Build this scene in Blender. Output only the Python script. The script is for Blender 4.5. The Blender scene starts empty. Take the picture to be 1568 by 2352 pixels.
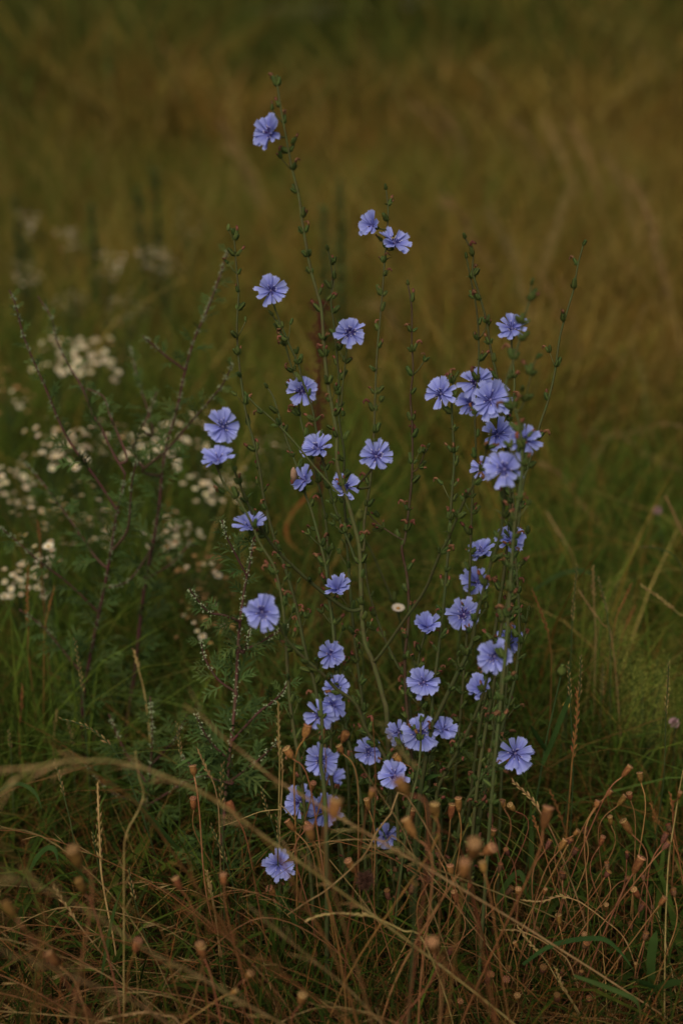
import bpy, math, random
import numpy as np
from mathutils import Vector, Matrix, Quaternion
R = math.radians
rng = random.Random(7)
C = bpy.context.scene.collection

# ------------------------------------------------------------------ camera
CAM_H, PITCH = 1.35, 22.0
cd = bpy.data.cameras.new('camera'); cam = bpy.data.objects.new('camera', cd); C.objects.link(cam)
cam.location = (0, 0, CAM_H); cam.rotation_euler = (R(90 - PITCH), 0, 0)
cd.lens = 50; cd.sensor_fit = 'VERTICAL'; cd.sensor_height = 36; cd.sensor_width = 24
cd.clip_start = 0.05; cd.clip_end = 600
cd.dof.use_dof = True; cd.dof.focus_distance = 1.90; cd.dof.aperture_fstop = 1.8; cd.dof.aperture_blades = 0
bpy.context.scene.camera = cam
# ------------------------------------------------------------------ world, sun, exposure
w = bpy.data.worlds.new('World'); bpy.context.scene.world = w; w.use_nodes = True
nt = w.node_tree; nt.nodes.clear()
sky = nt.nodes.new('ShaderNodeTexSky'); sky.sky_type = 'NISHITA'; sky.sun_disc = False
sky.sun_elevation = R(52); sky.sun_rotation = R(200); sky.air_density = 1.0; sky.dust_density = 6.0; sky.ozone_density = 0.6
bg = nt.nodes.new('ShaderNodeBackground'); bg.inputs[1].default_value = 0.06
out = nt.nodes.new('ShaderNodeOutputWorld')
nt.links.new(sky.outputs[0], bg.inputs[0]); nt.links.new(bg.outputs[0], out.inputs[0])
sd = bpy.data.lights.new('sun', 'SUN'); sd.energy = 1.25; sd.angle = R(35); sd.color = (1.0, 0.92, 0.76)
so = bpy.data.objects.new('sun', sd); C.objects.link(so)
az, el = R(200), R(52)
sdir = Vector((math.sin(az) * math.cos(el), math.cos(az) * math.cos(el), math.sin(el)))   # towards the sun
so.rotation_euler = sdir.to_track_quat('Z', 'Y').to_euler(); so.location = (0, -3, 8)
vs = bpy.context.scene.view_settings
vs.view_transform = 'Standard'; vs.look = 'None'; vs.gamma = 1; vs.use_curve_mapping = False
vs.exposure = 0.28
bpy.context.scene.cycles.max_bounces = 6
bpy.context.scene.cycles.diffuse_bounces = 3
bpy.context.scene.cycles.transparent_max_bounces = 6

# ------------------------------------------------------------------ real positions read from the picture: pixel + distance -> point
FW = Vector((0, math.cos(R(PITCH)), -math.sin(R(PITCH)))); UP = Vector((0, math.sin(R(PITCH)), math.cos(R(PITCH))))
RT = Vector((1, 0, 0)); CP = Vector((0, 0, CAM_H)); KK = 0.36 / 1176
def P(x, y, d): return CP + d * (FW + (x - 784) * KK * RT + (1176 - y) * KK * UP)
def ground_d(y): return CAM_H / (math.sin(R(PITCH)) - (1176 - y) * KK * math.cos(R(PITCH)))
def pts(s): return [tuple(float(v) for v in q.split(',')) for q in s.split()]
def mapc(s, kind):
    f = {'A': (0, 637, .3646), 'B': (0, 1470, .375), 'C': (996, 1756, .3646), 'E': (441, 1551, .3646), 'G': (996, 898, .3819)}[kind]
    return [(f[0] + x * f[2], f[1] + y * f[2]) for x, y in pts(s)]

# ------------------------------------------------------------------ materials
def mat(name, col, rough=.7, var=.25, scale=60, trans=0.0, col2=None, spec=.10, hue=0.02):
    m = bpy.data.materials.new(name); m.use_nodes = True; n = m.node_tree; n.nodes.clear(); L = n.links.new
    o = n.nodes.new('ShaderNodeOutputMaterial'); b = n.nodes.new('ShaderNodeBsdfPrincipled')
    b.inputs['Roughness'].default_value = rough; b.inputs['Specular IOR Level'].default_value = spec
    tc = n.nodes.new('ShaderNodeTexCoord'); no = n.nodes.new('ShaderNodeTexNoise')
    no.inputs['Scale'].default_value = scale; no.inputs['Detail'].default_value = 3
    L(tc.outputs['Object'], no.inputs['Vector'])
    mx = n.nodes.new('ShaderNodeMix'); mx.data_type = 'RGBA'
    c2 = col2 or tuple(c * (1 - var) for c in col)
    mx.inputs[6].default_value = (*col, 1); mx.inputs[7].default_value = (*c2, 1)
    cr = n.nodes.new('ShaderNodeMapRange'); cr.inputs[1].default_value = .35; cr.inputs[2].default_value = .65
    L(no.outputs['Fac'], cr.inputs[0]); L(cr.outputs[0], mx.inputs[0])
    hs = n.nodes.new('ShaderNodeHueSaturation'); oi = n.nodes.new('ShaderNodeObjectInfo')
    mr = n.nodes.new('ShaderNodeMapRange'); mr.inputs[3].default_value = .5 - hue; mr.inputs[4].default_value = .5 + hue
    mv = n.nodes.new('ShaderNodeMapRange'); mv.inputs[3].default_value = 1 - var * .8; mv.inputs[4].default_value = 1 + var * .8
    mm = n.nodes.new('ShaderNodeMath'); mm.operation = 'FRACT'; mu = n.nodes.new('ShaderNodeMath'); mu.operation = 'MULTIPLY'; mu.inputs[1].default_value = 7.31
    L(oi.outputs['Random'], mr.inputs[0]); L(oi.outputs['Random'], mu.inputs[0]); L(mu.outputs[0], mm.inputs[0]); L(mm.outputs[0], mv.inputs[0])
    L(mr.outputs[0], hs.inputs['Hue']); L(mv.outputs[0], hs.inputs['Value']); L(mx.outputs[2], hs.inputs['Color'])
    L(hs.outputs[0], b.inputs['Base Color'])
    if trans:
        t = n.nodes.new('ShaderNodeBsdfTranslucent'); ms = n.nodes.new('ShaderNodeMixShader'); ms.inputs[0].default_value = trans
        L(hs.outputs[0], t.inputs[0]); L(b.outputs[0], ms.inputs[1]); L(t.outputs[0], ms.inputs[2]); L(ms.outputs[0], o.inputs[0])
    else: L(b.outputs[0], o.inputs[0])
    return m

def attr_mat(name, trans=.25, rough=.75):
    m = bpy.data.materials.new(name); m.use_nodes = True; n = m.node_tree; n.nodes.clear(); L = n.links.new
    o = n.nodes.new('ShaderNodeOutputMaterial'); b = n.nodes.new('ShaderNodeBsdfPrincipled')
    b.inputs['Roughness'].default_value = rough; b.inputs['Specular IOR Level'].default_value = .05
    a = n.nodes.new('ShaderNodeAttribute'); a.attribute_name = 'Col'
    tc = n.nodes.new('ShaderNodeTexCoord'); no = n.nodes.new('ShaderNodeTexNoise'); no.inputs['Scale'].default_value = 45
    L(tc.outputs['Object'], no.inputs['Vector'])
    mr = n.nodes.new('ShaderNodeMapRange'); mr.inputs[1].default_value = .3; mr.inputs[2].default_value = .7; mr.inputs[3].default_value = .7; mr.inputs[4].default_value = 1.3
    hs = n.nodes.new('ShaderNodeHueSaturation'); L(no.outputs['Fac'], mr.inputs[0]); L(mr.outputs[0], hs.inputs['Value']); L(a.outputs['Color'], hs.inputs['Color'])
    L(hs.outputs[0], b.inputs['Base Color'])
    t = n.nodes.new('ShaderNodeBsdfTranslucent'); ms = n.nodes.new('ShaderNodeMixShader'); ms.inputs[0].default_value = trans
    L(hs.outputs[0], t.inputs[0]); L(b.outputs[0], ms.inputs[1]); L(t.outputs[0], ms.inputs[2]); L(ms.outputs[0], o.inputs[0])
    return m

def petal_mat():
    m = bpy.data.materials.new('petal_blue'); m.use_nodes = True; n = m.node_tree; n.nodes.clear(); L = n.links.new
    o = n.nodes.new('ShaderNodeOutputMaterial'); b = n.nodes.new('ShaderNodeBsdfPrincipled')
    b.inputs['Roughness'].default_value = .65; b.inputs['Specular IOR Level'].default_value = .15
    tc = n.nodes.new('ShaderNodeTexCoord'); mp = n.nodes.new('ShaderNodeMapping'); mp.inputs['Scale'].default_value = (60, 1400, 1)
    no = n.nodes.new('ShaderNodeTexNoise'); no.inputs['Scale'].default_value = 1; no.inputs['Detail'].default_value = 2
    oi = n.nodes.new('ShaderNodeObjectInfo'); ad = n.nodes.new('ShaderNodeVectorMath'); ad.operation = 'ADD'
    cx = n.nodes.new('ShaderNodeCombineXYZ'); mu = n.nodes.new('ShaderNodeMath'); mu.operation = 'MULTIPLY'; mu.inputs[1].default_value = 50
    L(oi.outputs['Random'], mu.inputs[0]); L(mu.outputs[0], cx.inputs[1])
    L(tc.outputs['Object'], mp.inputs[0]); L(mp.outputs[0], ad.inputs[0]); L(cx.outputs[0], ad.inputs[1]); L(ad.outputs[0], no.inputs['Vector'])
    mr = n.nodes.new('ShaderNodeMapRange'); mr.inputs[1].default_value = .35; mr.inputs[2].default_value = .68
    L(no.outputs['Fac'], mr.inputs[0])
    mx = n.nodes.new('ShaderNodeMix'); mx.data_type = 'RGBA'
    mx.inputs[6].default_value = (.40, .45, .86, 1); mx.inputs[7].default_value = (.18, .20, .56, 1); L(mr.outputs[0], mx.inputs[0])
    sx = n.nodes.new('ShaderNodeSeparateXYZ'); L(tc.outputs['Object'], sx.inputs[0])
    g = n.nodes.new('ShaderNodeMapRange'); g.inputs[1].default_value = .002; g.inputs[2].default_value = .020; g.inputs[3].default_value = 0.0; g.inputs[4].default_value = 1
    L(sx.outputs[0], g.inputs[0])
    m2 = n.nodes.new('ShaderNodeMix'); m2.data_type = 'RGBA'; m2.blend_type = 'MIX'
    cr = n.nodes.new('ShaderNodeValToRGB'); e = cr.color_ramp.elements
    e[0].position = 0; e[0].color = (.07, .06, .32, 1); e[1].position = 1; e[1].color = (.56, .61, .90, 1)
    x = e.new(.35); x.color = (.22, .24, .66, 1); x = e.new(.8); x.color = (.41, .46, .87, 1)
    L(g.outputs[0], cr.inputs[0]); m2.inputs[0].default_value = .48; L(cr.outputs[0], m2.inputs[6]); L(mx.outputs[2], m2.inputs[7])
    hs = n.nodes.new('ShaderNodeHueSaturation'); mv = n.nodes.new('ShaderNodeMapRange'); mv.inputs[3].default_value = .84; mv.inputs[4].default_value = 1.20
    L(oi.outputs['Random'], mv.inputs[0]); L(mv.outputs[0], hs.inputs['Value']); L(m2.outputs[2], hs.inputs['Color'])
    L(hs.outputs[0], b.inputs['Base Color'])
    t = n.nodes.new('ShaderNodeBsdfTranslucent'); ms = n.nodes.new('ShaderNodeMixShader'); ms.inputs[0].default_value = .35
    L(hs.outputs[0], t.inputs[0]); L(b.outputs[0], ms.inputs[1]); L(t.outputs[0], ms.inputs[2]); L(ms.outputs[0], o.inputs[0])
    return m

M = {
 'petal': petal_mat(),
 'stamen': mat('stamen_violet', (.045, .035, .17), var=.2), 'stamc': mat('floret_centre', (.22, .19, .38), var=.2), 'anther': mat('anther_white', (.75, .72, .85), var=.1),
 'stem': mat('chicory_stem', (.074, .096, .030), var=.3, scale=90, col2=(.080, .074, .028)),
 'stem_brown': mat('chicory_stem_brownish', (.085, .070, .035), var=.3, scale=60, col2=(.07, .035, .022)),
 'bud': mat('bud_green', (.080, .115, .030), var=.35, scale=400, col2=(.035, .055, .018), trans=.1),
 'bract': mat('bract_green', (.11, .15, .035), var=.3, scale=300, trans=.2),
 'wither': mat('withered_floret', (.24, .11, .055), var=.45, scale=400, col2=(.13, .048, .028), trans=.15),
 'mugstem': mat('mugwort_stem', (.105, .040, .036), var=.3, scale=60, col2=(.085, .055, .034)),
 'mugleaf': mat('mugwort_leaf', (.085, .135, .034), var=.35, scale=60, trans=.2),
 'mugtip': mat('mugwort_bud', (.32, .37, .20), var=.3, scale=500),
 'pod': mat('poppy_capsule', (.28, .130, .040), var=.5, scale=350, col2=(.15, .062, .020), trans=.05, rough=.6),
 'pod_dark': mat('poppy_capsule_dark', (.20, .09, .042), var=.4, scale=300, col2=(.085, .04, .025), rough=.65),
 'podcap': mat('poppy_cap', (.44, .25, .095), var=.3, scale=500, col2=(.36, .19, .08), rough=.55),
 'podrib': mat('poppy_cap_groove', (.12, .05, .025), var=.2),
 'podstem': mat('poppy_stem', (.22, .088, .036), var=.4, scale=40, col2=(.30, .15, .06), rough=.6),
 'straw': mat('straw', (.43, .30, .12), var=.35, scale=40, col2=(.28, .175, .06), trans=.1),
 'straw_red': mat('straw_russet', (.27, .115, .036), var=.35, scale=50, col2=(.18, .09, .03), trans=.1),
 'spike': mat('grass_spikelet', (.30, .20, .075), var=.4, scale=300, col2=(.16, .12, .04), trans=.15),
 'blade': mat('grass_blade_green', (.048, .088, .018), var=.3, scale=30, trans=.3),
 'white': mat('fleabane_petal', (.90, .80, .57), var=.15, scale=300, trans=.2),
 'yellow': mat('fleabane_centre', (.55, .34, .07), var=.25, scale=500),
 'fade': mat('fleabane_faded', (.42, .24, .09), var=.3, scale=300, trans=.15),
 'flestem': mat('fleabane_stem', (.065, .095, .030), var=.3, trans=.1),
 'dock': mat('dock_seed_red', (.105, .034, .020), var=.45, scale=200), 'orange': mat('dock_leaf_orange', (.17, .062, .012), var=.4, scale=30, col2=(.13, .12, .02), trans=.3),
 'podgreen': mat('green_calyx', (.22, .26, .06), var=.25, scale=150, trans=.3),
 'pink': mat('clover_pink', (.50, .32, .32), var=.25, scale=400, trans=.2),
 'bed': mat('bedstraw_flower', (.36, .36, .065), var=.35, scale=300, trans=.2),
 'fly': mat('hoverfly_black', (.02, .017, .012), var=.1), 'flyy': mat('hoverfly_yellow', (.55, .42, .05), var=.1), 'wing': mat('hoverfly_wing', (.35, .35, .33), var=.1, trans=.5),
 'tan': mat('papery_tan', (.42, .28, .17), var=.3, scale=300, trans=.2),
 'fuzz': mat('shaggy_brown', (.10, .055, .03), var=.4, scale=200),
 'grass': attr_mat('meadow_grass'),
}

# ------------------------------------------------------------------ mesh building
class MB:
    def __init__(s): s.v = []; s.f = []; s.m = []; s.mats = []
    def mi(s, m):
        if m not in s.mats: s.mats.append(m)
        return s.mats.index(m)
    def add(s, vs_, fs, m):
        k = len(s.v); i = s.mi(m); s.v += [tuple(v) for v in vs_]
        s.f += [tuple(a + k for a in f) for f in fs]; s.m += [i] * len(fs)
    def tube(s, path, radii, m, n=6, cap=True):
        vs_ = []; N = len(path); prev = None
        for i, p in enumerate(path):
            d = (path[min(i + 1, N - 1)] - path[max(i - 1, 0)])
            d = d.normalized() if d.length > 1e-9 else Vector((0, 0, 1))
            if prev is None: a = d.orthogonal().normalized()
            else:
                a = prev - d * prev.dot(d); a = a.normalized() if a.length > 1e-6 else d.orthogonal().normalized()
            prev = a; b = d.cross(a)
            r = radii[i] if isinstance(radii, (list, tuple)) else radii
            for k in range(n):
                t = 2 * math.pi * k / n; vs_.append(p + (a * math.cos(t) + b * math.sin(t)) * r)
        fs = [(i * n + k, i * n + (k + 1) % n, (i + 1) * n + (k + 1) % n, (i + 1) * n + k) for i in range(N - 1) for k in range(n)]
        if cap: fs += [tuple(range(n))[::-1], tuple((N - 1) * n + k for k in range(n))]
        s.add(vs_, fs, m)
    def lathe(s, prof, m, n=8, mod=None, base=Vector((0, 0, 0)), q=None):
        vs_ = []
        for j, (r, z) in enumerate(prof):
            for k in range(n):
                t = 2 * math.pi * k / n; rr = r * (mod(k, j) if mod else 1)
                v = Vector((rr * math.cos(t), rr * math.sin(t), z))
                if q: v = q @ v
                vs_.append(v + base)
        fs = [(i * n + k, i * n + (k + 1) % n, (i + 1) * n + (k + 1) % n, (i + 1) * n + k) for i in range(len(prof) - 1) for k in range(n)]
        fs.append(tuple((len(prof) - 1) * n + k for k in range(n)))
        s.add(vs_, fs, m)
    def strip(s, path, widths, side, m, fold=0.0):
        vs_ = []
        for p, w_ in zip(path, widths):
            sd_ = side if not callable(side) else side(p)
            vs_ += [p - sd_ * w_, p + sd_ * w_]
        fs = [(2 * i, 2 * i + 1, 2 * i + 3, 2 * i + 2) for i in range(len(path) - 1)]
        s.add(vs_, fs, m)
    def mesh(s, name, smooth=True):
        me = bpy.data.meshes.new(name); me.from_pydata(s.v, [], s.f)
        for m in s.mats: me.materials.append(m)
        me.polygons.foreach_set('material_index', s.m)
        me.polygons.foreach_set('use_smooth', [smooth] * len(s.f)); me.update()
        return me

def link(name, me, parent=None, loc=(0, 0, 0), quat=None, scale=None):
    o = bpy.data.objects.new(name, me); C.objects.link(o); o.parent = parent; o.location = loc
    if quat is not None: o.rotation_mode = 'QUATERNION'; o.rotation_quaternion = quat
    if scale is not None: o.scale = (scale,) * 3 if isinstance(scale, (int, float)) else scale
    return o
def tag(o, label, cat, group=None, kind=None):
    if label: o['label'] = label
    if cat: o['category'] = cat
    if group: o['group'] = group
    if kind: o['kind'] = kind
    return o
def root(name, loc, label, cat, group=None):
    return tag(link(name, None, None, loc), label, cat, group)

def smooth(ps, per=5):
    out_ = []; n = len(ps)
    for i in range(n - 1):
        p0 = ps[max(i - 1, 0)]; p1 = ps[i]; p2 = ps[i + 1]; p3 = ps[min(i + 2, n - 1)]
        for k in range(per):
            t = k / per; t2 = t * t; t3 = t2 * t
            out_.append(.5 * ((2 * p1) + (p2 - p0) * t + (2 * p0 - 5 * p1 + 4 * p2 - p3) * t2 + (3 * p1 - p0 - 3 * p2 + p3) * t3))
    out_.append(ps[-1].copy()); return out_
def arclen(path):
    L = [0.0]
    for a, b in zip(path, path[1:]): L.append(L[-1] + (b - a).length)
    return L
def along(path, L, s):
    s = max(0, min(L[-1], s))
    for i in range(len(L) - 1):
        if L[i + 1] >= s:
            t = (s - L[i]) / max(L[i + 1] - L[i], 1e-9)
            return path[i].lerp(path[i + 1], t), (path[i + 1] - path[i]).normalized()
    return path[-1].copy(), (path[-1] - path[-2]).normalized()
def rperp(d):
    v = Vector((rng.gauss(0, 1), rng.gauss(0, 1) * .7, rng.gauss(0, 1))); v -= d * v.dot(d)
    return v.normalized() if v.length > 1e-5 else d.orthogonal().normalized()
def frame_q(x, zhint):
    x = x.normalized(); z = zhint - x * zhint.dot(x); z = z.normalized() if z.length > 1e-5 else x.orthogonal().normalized()
    y = z.cross(x); return Matrix((x, y, z)).transposed().to_quaternion()

# ------------------------------------------------------------------ setting: ground
def hgt(x, y): return .012 * np.sin(x * 3.1 + 1) * np.sin(y * 2.3) + .05 * np.clip((y - 5) / 10, 0, 1) * np.sin(x * .6 + y * .4)
gx = np.concatenate([-np.geomspace(150, 6, 14), np.linspace(-5, 5, 60), np.geomspace(6, 150, 14)])
gy = np.concatenate([np.linspace(-60, -4, 6), np.linspace(-3, 12, 80), np.geomspace(13, 400, 20)])
X, Y = np.meshgrid(gx, gy); Z = hgt(X, Y)
nv = len(gx)
me = bpy.data.meshes.new('ground'); me.from_pydata(np.stack([X, Y, Z], -1).reshape(-1, 3).tolist(), [],
    [(j * nv + i, j * nv + i + 1, (j + 1) * nv + i + 1, (j + 1) * nv + i) for j in range(len(gy) - 1) for i in range(nv - 1)])
me.materials.append(mat('soil_and_litter', (.040, .028, .012), var=.5, scale=9, col2=(.020, .021, .008), rough=.95))
tag(link('ground', me), None, None, kind='structure')

# ------------------------------------------------------------------ stuff: grass
nr = np.random.RandomState(5)
def pnoise(x, y, f, seed):
    r = np.random.RandomState(seed); v = 0
    for _ in range(5):
        a, b, c = r.uniform(-1, 1, 2).tolist() + [r.uniform(0, 6.28)]
        v = v + np.sin(f * (x * a * 2 + y * b * 2) + c)
    return np.clip(.5 + v / 5 * .9, 0, 1)
def blades(name, x, y, h, wd, lean, colr, seg=4, label=None, droop=.5, dirn=None):
    n = len(x); th = nr.uniform(0, 6.283, n); ld = nr.uniform(0, 6.283, n) if dirn is None else dirn + nr.normal(0, .5, n)
    t = np.linspace(0, 1, seg + 1)[None, :]
    ln = (lean * h)[:, None]
    cxp = x[:, None] + np.cos(ld)[:, None] * ln * (t ** 2); cyp = y[:, None] + np.sin(ld)[:, None] * ln * (t ** 2)
    cz = hgt(x, y)[:, None] - .01 + h[:, None] * (t - droop * (lean[:, None]) * t ** 3 * .6)
    wt = wd[:, None] * np.clip(1.05 - t ** 1.7, .08, 1)
    ox = np.cos(th)[:, None] * wt; oy = np.sin(th)[:, None] * wt
    V = np.stack([np.stack([cxp - ox, cyp - oy, cz], -1), np.stack([cxp + ox, cyp + oy, cz], -1)], 2)   # n, seg+1, 2, 3
    V = V.reshape(-1, 3); k = 2 * (seg + 1)
    base = (np.arange(n) * k)[:, None, None]; s = (np.arange(seg) * 2)[None, :, None]; q = np.array([0, 1, 3, 2])[None, None, :]
    F = (base + s + q).reshape(-1)
    m = bpy.data.meshes.new(name); m.vertices.add(len(V)); m.vertices.foreach_set('co', V.astype(np.float32).ravel())
    nf = n * seg; m.loops.add(nf * 4); m.loops.foreach_set('vertex_index', F.astype(np.int32))
    m.polygons.add(nf); m.polygons.foreach_set('loop_start', (np.arange(nf) * 4).astype(np.int32)); m.polygons.foreach_set('loop_total', np.full(nf, 4, np.int32))
    at = m.color_attributes.new('Col', 'FLOAT_COLOR', 'POINT')
    cc = np.concatenate([np.repeat(colr, k, 0), np.ones((n * k, 1))], 1); at.data.foreach_set('color', cc.astype(np.float32).ravel())
    m.materials.append(M['grass']); m.update(); m.validate()
    return tag(link(name, m), label, None, kind='stuff')
def wedge(n, y0, y1, margin=.5, power=1.0):
    yy = y0 + (y1 - y0) * nr.uniform(0, 1, n) ** power
    xx = nr.uniform(-1, 1, n) * (yy * .30 + margin)
    return xx, yy
def mixcol(pal, wts, n, jit=.22):
    i = nr.choice(len(pal), n, p=np.array(wts) / sum(wts)); c = np.array(pal)[i]
    return np.clip(c * nr.uniform(1 - jit, 1 + jit, (n, 1)) * nr.uniform(.93, 1.07, (n, 3)), 0, 1)
GREEN = [(.060, .098, .014), (.088, .125, .016), (.040, .064, .011), (.125, .145, .022)]
DRY = [(.25, .175, .032), (.20, .110, .022), (.36, .26, .075), (.15, .100, .020)]
FARG = [(.095, .108, .018), (.060, .075, .014), (.13, .13, .022)]
# fine green grass around and behind the flowers
x, y = wedge(32000, 1.15, 3.4, .6, 1.0); k_ = (y > 1.9) | (nr.uniform(0, 1, len(x)) < .5); x, y = x[k_], y[k_]; h = nr.uniform(.08, .36, len(x)) * np.where(y < 1.9, .62, 1.15) * (.55 + .9 * pnoise(x, y, 7, 41))
blades('meadow_grass', x, y, h, nr.uniform(.0011, .0026, len(x)), nr.uniform(.1, .9, len(x)), mixcol(GREEN, [4, 3, 3, 1], len(x)) * np.where(y < 1.85, .60, 1.3)[:, None], label='fine green grass growing between the stems')  # nearest blades get a darker colour, painting in the shade of the low gaps
x, y = wedge(13000, 1.1, 3.2, .6); k_ = (y < 1.95) | (nr.uniform(0, 1, len(x)) < .45); x, y = x[k_], y[k_]; h = nr.uniform(.12, .40, len(x)) * np.where(y < 1.9, .6, 1.0) * (.55 + .9 * pnoise(x, y, 6, 43))
blades('dry_grass', x, y, h * .9, nr.uniform(.0006, .0013, len(x)), nr.uniform(.2, 1.0, len(x)), mixcol([(.19, .10, .025), (.165, .066, .017), (.30, .20, .06), (.09, .045, .014)], [3, 5, 1, 4], len(x)), label='thin russet dry grass stems tangled low down')
x, y = wedge(6800, 1.15, 2.4, .6); h = nr.uniform(.06, .20, len(x))
blades('lying_straw', x, y, h, nr.uniform(.0006, .0014, len(x)), nr.uniform(1.4, 3.2, len(x)), mixcol([(.24, .145, .05), (.17, .078, .027), (.36, .25, .105), (.09, .042, .017)], [2, 5, 1, 4], len(x)), seg=6, label='dead straw lying criss-cross in the low tangle')
# low leafy undergrowth
x, y = wedge(14000, 1.5, 4.2, .7); h = nr.uniform(.05, .22, len(x))
blades('undergrowth_leaves', x, y, h, nr.uniform(.003, .008, len(x)), nr.uniform(.6, 1.4, len(x)), mixcol(GREEN, [4, 3, 3, 1.5], len(x)) * np.where(y < 1.9, .7, 1.35)[:, None], seg=3, label='low leafy undergrowth between the grasses')  # foreground leaves also coloured darker to stand in for shade near the ground
# middle distance
x, y = wedge(60000, 3.2, 9.0, .8, 1.25); g = pnoise(x, y, .9, 3); side = np.clip((x / (y * .3) + .25) * .9, 0, 1)
dry = (nr.uniform(0, 1, len(x)) < np.clip(.20 + .62 * side * g + .5 * (g - .5) + .10 * (y > 5) + .10 * side, 0.06, .9))
col = np.where(dry[:, None], mixcol(DRY, [4, 3, 2, 2], len(x)), mixcol(GREEN + FARG, [3, 4, 1, 3, 3, 1, 2], len(x)) * 1.2)
h = np.where(dry, nr.uniform(.15, .60, len(x)), nr.uniform(.10, .45, len(x))) * (.5 + 1.0 * pnoise(x, y, 3.5, 31))
blades('middle_meadow_grass', x, y, h, nr.uniform(.0015, .0035, len(x)), nr.uniform(.2, 1.0, len(x)), col, seg=3, label='mixed green and straw meadow grass further back')
# leafy side growth crowding round the feet of the flower stalks
n_ = 3600; x = nr.normal(.04, .24, n_); y = nr.uniform(1.85, 2.75, n_)
blades('leafy_weeds', x, y, nr.uniform(.16, .46, n_) * np.clip(1.15 - np.abs(x - .05) * .9, .5, 1), nr.uniform(.0012, .0036, n_), nr.uniform(.3, 1.5, n_), mixcol([(.095, .135, .022), (.060, .098, .018), (.15, .13, .03), (.16, .085, .025)], [4, 4, 2, 1.5], n_), seg=5, label='leafy green side growth crowded round the feet of the stalks')
# taller straw-coloured stems standing in the grass right of and behind the flowers
x, y = wedge(7500, 2.1, 5.2, .6); k_ = nr.uniform(0, 1, len(x)) < np.clip(.45 + 1.1 * x / (y * .3), .12, 1) * pnoise(x, y, 2.2, 51) * 1.6; x, y = x[k_], y[k_]
blades('straw_stems', x, y, nr.uniform(.20, .58, len(x)), nr.uniform(.0012, .0030, len(x)), nr.uniform(.3, 1.2, len(x)), mixcol(DRY, [3, 5, 1, 3], len(x)), seg=5, label='loose straw-brown stems standing among green grass behind the flowers')
# far
x, y = wedge(80000, 8.5, 45, 1.5, 1.3); g = .6 * pnoise(x, y, .5, 8) + .4 * pnoise(x, y, 1.3, 12); xr = x / (y * .25)
far = np.clip((y - 9.5 - 1.5 * xr) / 9, 0, 1)
dry = nr.uniform(0, 1, len(x)) < np.clip(.46 + .30 * np.clip(xr, -1, 1) - .38 * far + 1.1 * (g - .5), .04, .92)
col = np.where(dry[:, None], mixcol(DRY, [4, 4, 1.5, 2], len(x)), mixcol(FARG, [3, 3, 2], len(x))) * (1 - .08 * far)[:, None]
blades('far_meadow_grass', x, y, nr.uniform(.2, .75, len(x)) * (1 + .5 * far) * (.45 + 1.1 * pnoise(x, y, 1.6, 33)), nr.uniform(.006, .014, len(x)) * (1 + far), nr.uniform(.2, .9, len(x)), col, seg=2, label='far olive and brown meadow fading towards the dark top')

# ------------------------------------------------------------------ chicory parts
def petal_mesh(i):
    r = random.Random(100 + i); mb = MB(); rows = 5; cols = 5
    L0 = .0195; W = r.uniform(.0027, .0034); curl = r.uniform(-.0018, .0022); tw = r.uniform(-.35, .35); cup = r.uniform(.0006, .0016); bend = r.uniform(-.0012, .0012)
    xs = [.0012, .005, .010, .0150, L0 - .0011]; ws = [.20, .44, .74, .95, 1.0]
    V = []
    for j in range(rows):
        x_ = xs[j]; t = x_ / L0
        for k in range(cols + 1):
            u = k / cols * 2 - 1; yy = u * W * ws[j]
            zz = cup * (u * u - .4) * (1 if t < .8 else .5) + curl * t * t + math.sin(t * 3) * .0009
            zz += yy * tw * t; V.append((x_ - .0007 * u * u * t, yy + bend * t * t, zz))
    F = [(j * 6 + k, j * 6 + k + 1, (j + 1) * 6 + k + 1, (j + 1) * 6 + k) for j in range(rows - 1) for k in range(cols)]
    b = (rows - 1) * 6
    for k in range(cols):
        a, c = Vector(V[b + k]), Vector(V[b + k + 1]); mid = (a + c) / 2
        V.append((mid.x + r.uniform(.0012, .0026) - .0003 * abs(k - 2), mid.y + (k - 2) * .0001, mid.z)); F.append((b + k, b + k + 1, len(V) - 1))
    mb.add(V, F, M['petal']); return mb.mesh('petal')
PET = [petal_mesh(i) for i in range(9)]
def stamen_mesh(i):
    r = random.Random(300 + i); mb = MB()
    for k in range(17):
        a = k * .37 + r.uniform(-.2, .2); e = r.uniform(.5, 1.4); L0 = r.uniform(.0050, .0085); s = Vector((math.cos(a) * .0012, math.sin(a) * .0012, .0006))
        d = Vector((math.cos(a) * math.sin(e), math.sin(a) * math.sin(e), math.cos(e)))
        e1 = s + d * L0 * .35; e2 = s + d * L0 * .8; e3 = e2 + d * L0 * .28 + Vector((0, 0, -.0003))
        mb.tube([s, e1, e2], [.00028, .00050, .00055], M['stamen'], 4); mb.tube([e2, e3], [.00034, .00028], M['anther'], 4)
    mb.lathe([(.0016, 0), (.0013, .0012), (.0004, .002)], M['stamc'], 6)
    return mb.mesh('stamen_cluster')
STA = [stamen_mesh(i) for i in range(4)]
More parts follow.
